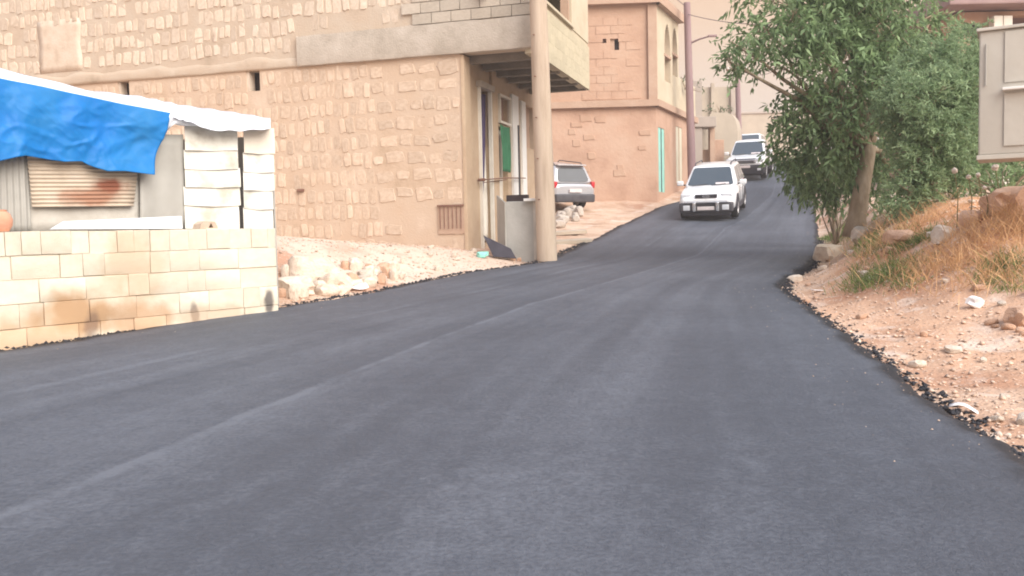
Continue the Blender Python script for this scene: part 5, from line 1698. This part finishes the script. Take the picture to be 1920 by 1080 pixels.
for k in range(16):
    u = random.uniform(1046, 1088); v = random.uniform(396, 432)
    rock(u, v, random.uniform(.25, .5), random.uniform(.2, .42), rocks_grey, 'grey chunk in the heap right of the tall pole, ' + ('lower' if v > 414 else 'upper') + (' side by the pole' if u < 1066 else ' side by the silver SUV'), 'rubble heap by the pole', .15)
for k in range(6):
    rock(random.uniform(950, 1004), random.uniform(482, 490), random.uniform(.10, .24), random.uniform(.08, .16), rocks_red, 'tan stone at the foot of the grey cabinet', 'stones at the grey cabinet')
for k, (u, v, lbl) in enumerate(((1066, 440, 'upper pale concrete slab lying below the rubble heap'), (1070, 458, 'lower pale concrete slab at the asphalt edge right of the pole'))):
    g = ghit(u, v)
    o = MB().box((0, 0, 0), (.95, .45, .10)).build('concrete_slab', 'far_plaster', None, bevel=.015)
    o.location = (g.x, g.y, g.z + .06); o.rotation_euler = (.05, -.04, .12 + .1*k)
    tag(o, lbl, 'slab')
for k in range(50):
    y = random.uniform(4.2, 13); d = random.uniform(.12, 2.6)
    x = float(xr(y)) + d
    w_ = random.uniform(.06, .17)
    red = random.random() < .4
    o = link('rock', random.choice(rocks_red if red else rocks_pale), None, (x, y, gz(x, y) + w_*.12), (random.uniform(-.3, .3), random.uniform(-.3, .3), random.uniform(0, 6)), (w_, w_*random.uniform(.6, 1), w_*random.uniform(.4, .7)))
    zone = 'near the viewer' if y < 6.5 else ('mid verge' if y < 9.5 else 'below the bank')
    tag(o, ('reddish' if red else 'pale') + (' small' if w_ < .11 else ' fist-sized') + ' stone on the right verge, ' + ('close to the asphalt, ' if d < .8 else 'away from the asphalt, ') + zone, 'rock', 'loose stones on the right verge')

def pebbles(name, m, label, X, Y, size, lift=.2, Z=None):
    base = np.array([(1, 0, 0), (-.5, .87, 0), (-.5, -.87, 0), (0, 0, .8), (.1, .1, -.5)])
    tri = np.array([(0, 1, 3), (1, 2, 3), (2, 0, 3), (1, 0, 4), (2, 1, 4), (0, 2, 4)])
    n = len(X)
    a = rng.uniform(0, 6.28, n); c, s_ = np.cos(a), np.sin(a)
    B = base[None]*(1 + .5*rng.normal(size=(n, 5, 1))*.6) + rng.normal(size=(n, 5, 3))*.12
    V = np.stack([B[..., 0]*c[:, None] - B[..., 1]*s_[:, None], B[..., 0]*s_[:, None] + B[..., 1]*c[:, None], B[..., 2]*.7], 2) * size[:, None, None]
    Zg = ground_z(X, Y) if Z is None else Z
    V = V + np.stack([X, Y, Zg + size*lift], 1)[:, None]
    Fc = (tri[None] + (np.arange(n)*5)[:, None, None]).reshape(-1, 3)
    return tag(link(name, np_mesh(name, V.reshape(-1, 3), Fc, m)), label, 'gravel', kind='stuff')
mat('gravel_stone', [(.44, .30, .22), (.58, .43, .33), (.66, .55, .46)], 3, .95, island=.25, coords='World')
n = 5200
Y = 3.2 + 12*rng.random(n)**1.4; d = 3.2*rng.random(n)**1.5
pebbles('gravel', 'gravel_stone', 'pinkish gravel spread over the right verge', xr(Y) + .05 + d, Y, .008 + .020*rng.random(n)**2.5)
n = 4000
Y = rng.uniform(9.6, 18, n); d = 3.4*rng.random(n)**1.3
pebbles('gravel', 'gravel_stone', 'pale gravel on the dirt slope under the stone house', xl(Y) - .05 - d, Y, .008 + .026*rng.random(n)**3)
n = 4400
Y = 3.0 + 19*rng.random(n)**1.2; sd2 = rng.random(n) < .5
X = np.where(sd2, xr(Y) + rng.normal(size=n)*.05 + .03, xl(Y) + rng.normal(size=n)*.045 + np.where(Y < 9.9, .045, -.01))
pebbles('asphalt_crumbs', 'asphalt_crumb', 'black asphalt crumbs along the broken road edges', X, Y, .010 + .022*rng.random(n)**2, .2, np.maximum(ground_z(X, Y), np.where(sd2, prof(Y) - .06, prof(Y) - .012)))

n = 420
Y = 3.6 + 20*rng.random(n)**1.1; t = .35*rng.random(n)**2.5
X = np.where(rng.random(n) < .7, xr(Y) - .05 - t*1.6, xl(Y) + .05 + t*2.0)
pebbles('road_grit', 'gravel_stone', 'fine pale grit strewn on the asphalt near its edges', X, Y, .003 + .006*rng.random(n)**2, .3, prof(Y) + .002)
# litter
g = ghit(1828, 578)
o = link('litter', rock_mesh('litter', 'litter_white', 31, 2, .5, .8), None, (g.x, g.y, g.z + .05), (.3, .2, .4), (.17, .13, .15))
tag(o, 'crumpled white plastic litter on the right verge', 'litter')
g = ghit(1532, 549)
o = MB().box((0, 0, 0), (.16, .05, .012)).build('litter_strip', 'litter_white', None, bevel=.003)
o.location = (g.x, g.y, g.z + .03); o.rotation_euler = (0, .1, .5)
tag(o, 'thin white strip of litter near the tip of the right verge', 'litter')
g = ghit(1815, 778)
o = MB().grid(lambda i, j: (.18*(i-.5), .05*(j-.5), .02*math.sin(i*5)), 8, 2).build('litter_wrapper', 'litter_white', None, thick=.003, smooth=180)
o.location = (g.x, g.y, g.z + .03); o.rotation_euler = (.1, .1, -.5)
tag(o, 'torn white wrapper close to the near right road edge', 'litter')
g = ghit(655, 545)
o = MB().grid(lambda i, j: (.5*(i-.5), .14*(j-.5), .03*math.sin(i*6+j*2)), 12, 4).build('pale_sheet', 'litter_white', None, thick=.003, smooth=180)
o.location = (g.x, g.y, g.z + .05); o.rotation_euler = (.15, 0, .45)
tag(o, 'pale crumpled sheet lying between the rubble and the road', 'litter')

# ------------------------------------------------------------------ evening haze over the whole street
bpy.context.view_layer.update()
z_hi = max((o.matrix_world @ Vector(c)).z for o in scene.objects if o.type == 'MESH' for c in o.bound_box)
hz = MB().box((0, 0, 0), (2, 2, 2))
hz.v = [Vector((p.x*1700, p.y*1700, -3.0 if p.z < 0 else z_hi + .6)) for p in hz.v]
m = bpy.data.materials.new('haze')
m.use_nodes = True
nt = m.node_tree
nt.nodes.clear()
ho, hv = nt.nodes.new('ShaderNodeOutputMaterial'), nt.nodes.new('ShaderNodeVolumePrincipled')
hv.inputs['Color'].default_value = (.92, .87, .85, 1)
hv.inputs['Density'].default_value = .0024
nt.links.new(hv.outputs[0], ho.inputs['Volume'])
MATS['haze'] = m
tag(hz.build('haze', 'haze', None), 'thin warm evening haze over the street', 'haze', kind='stuff')
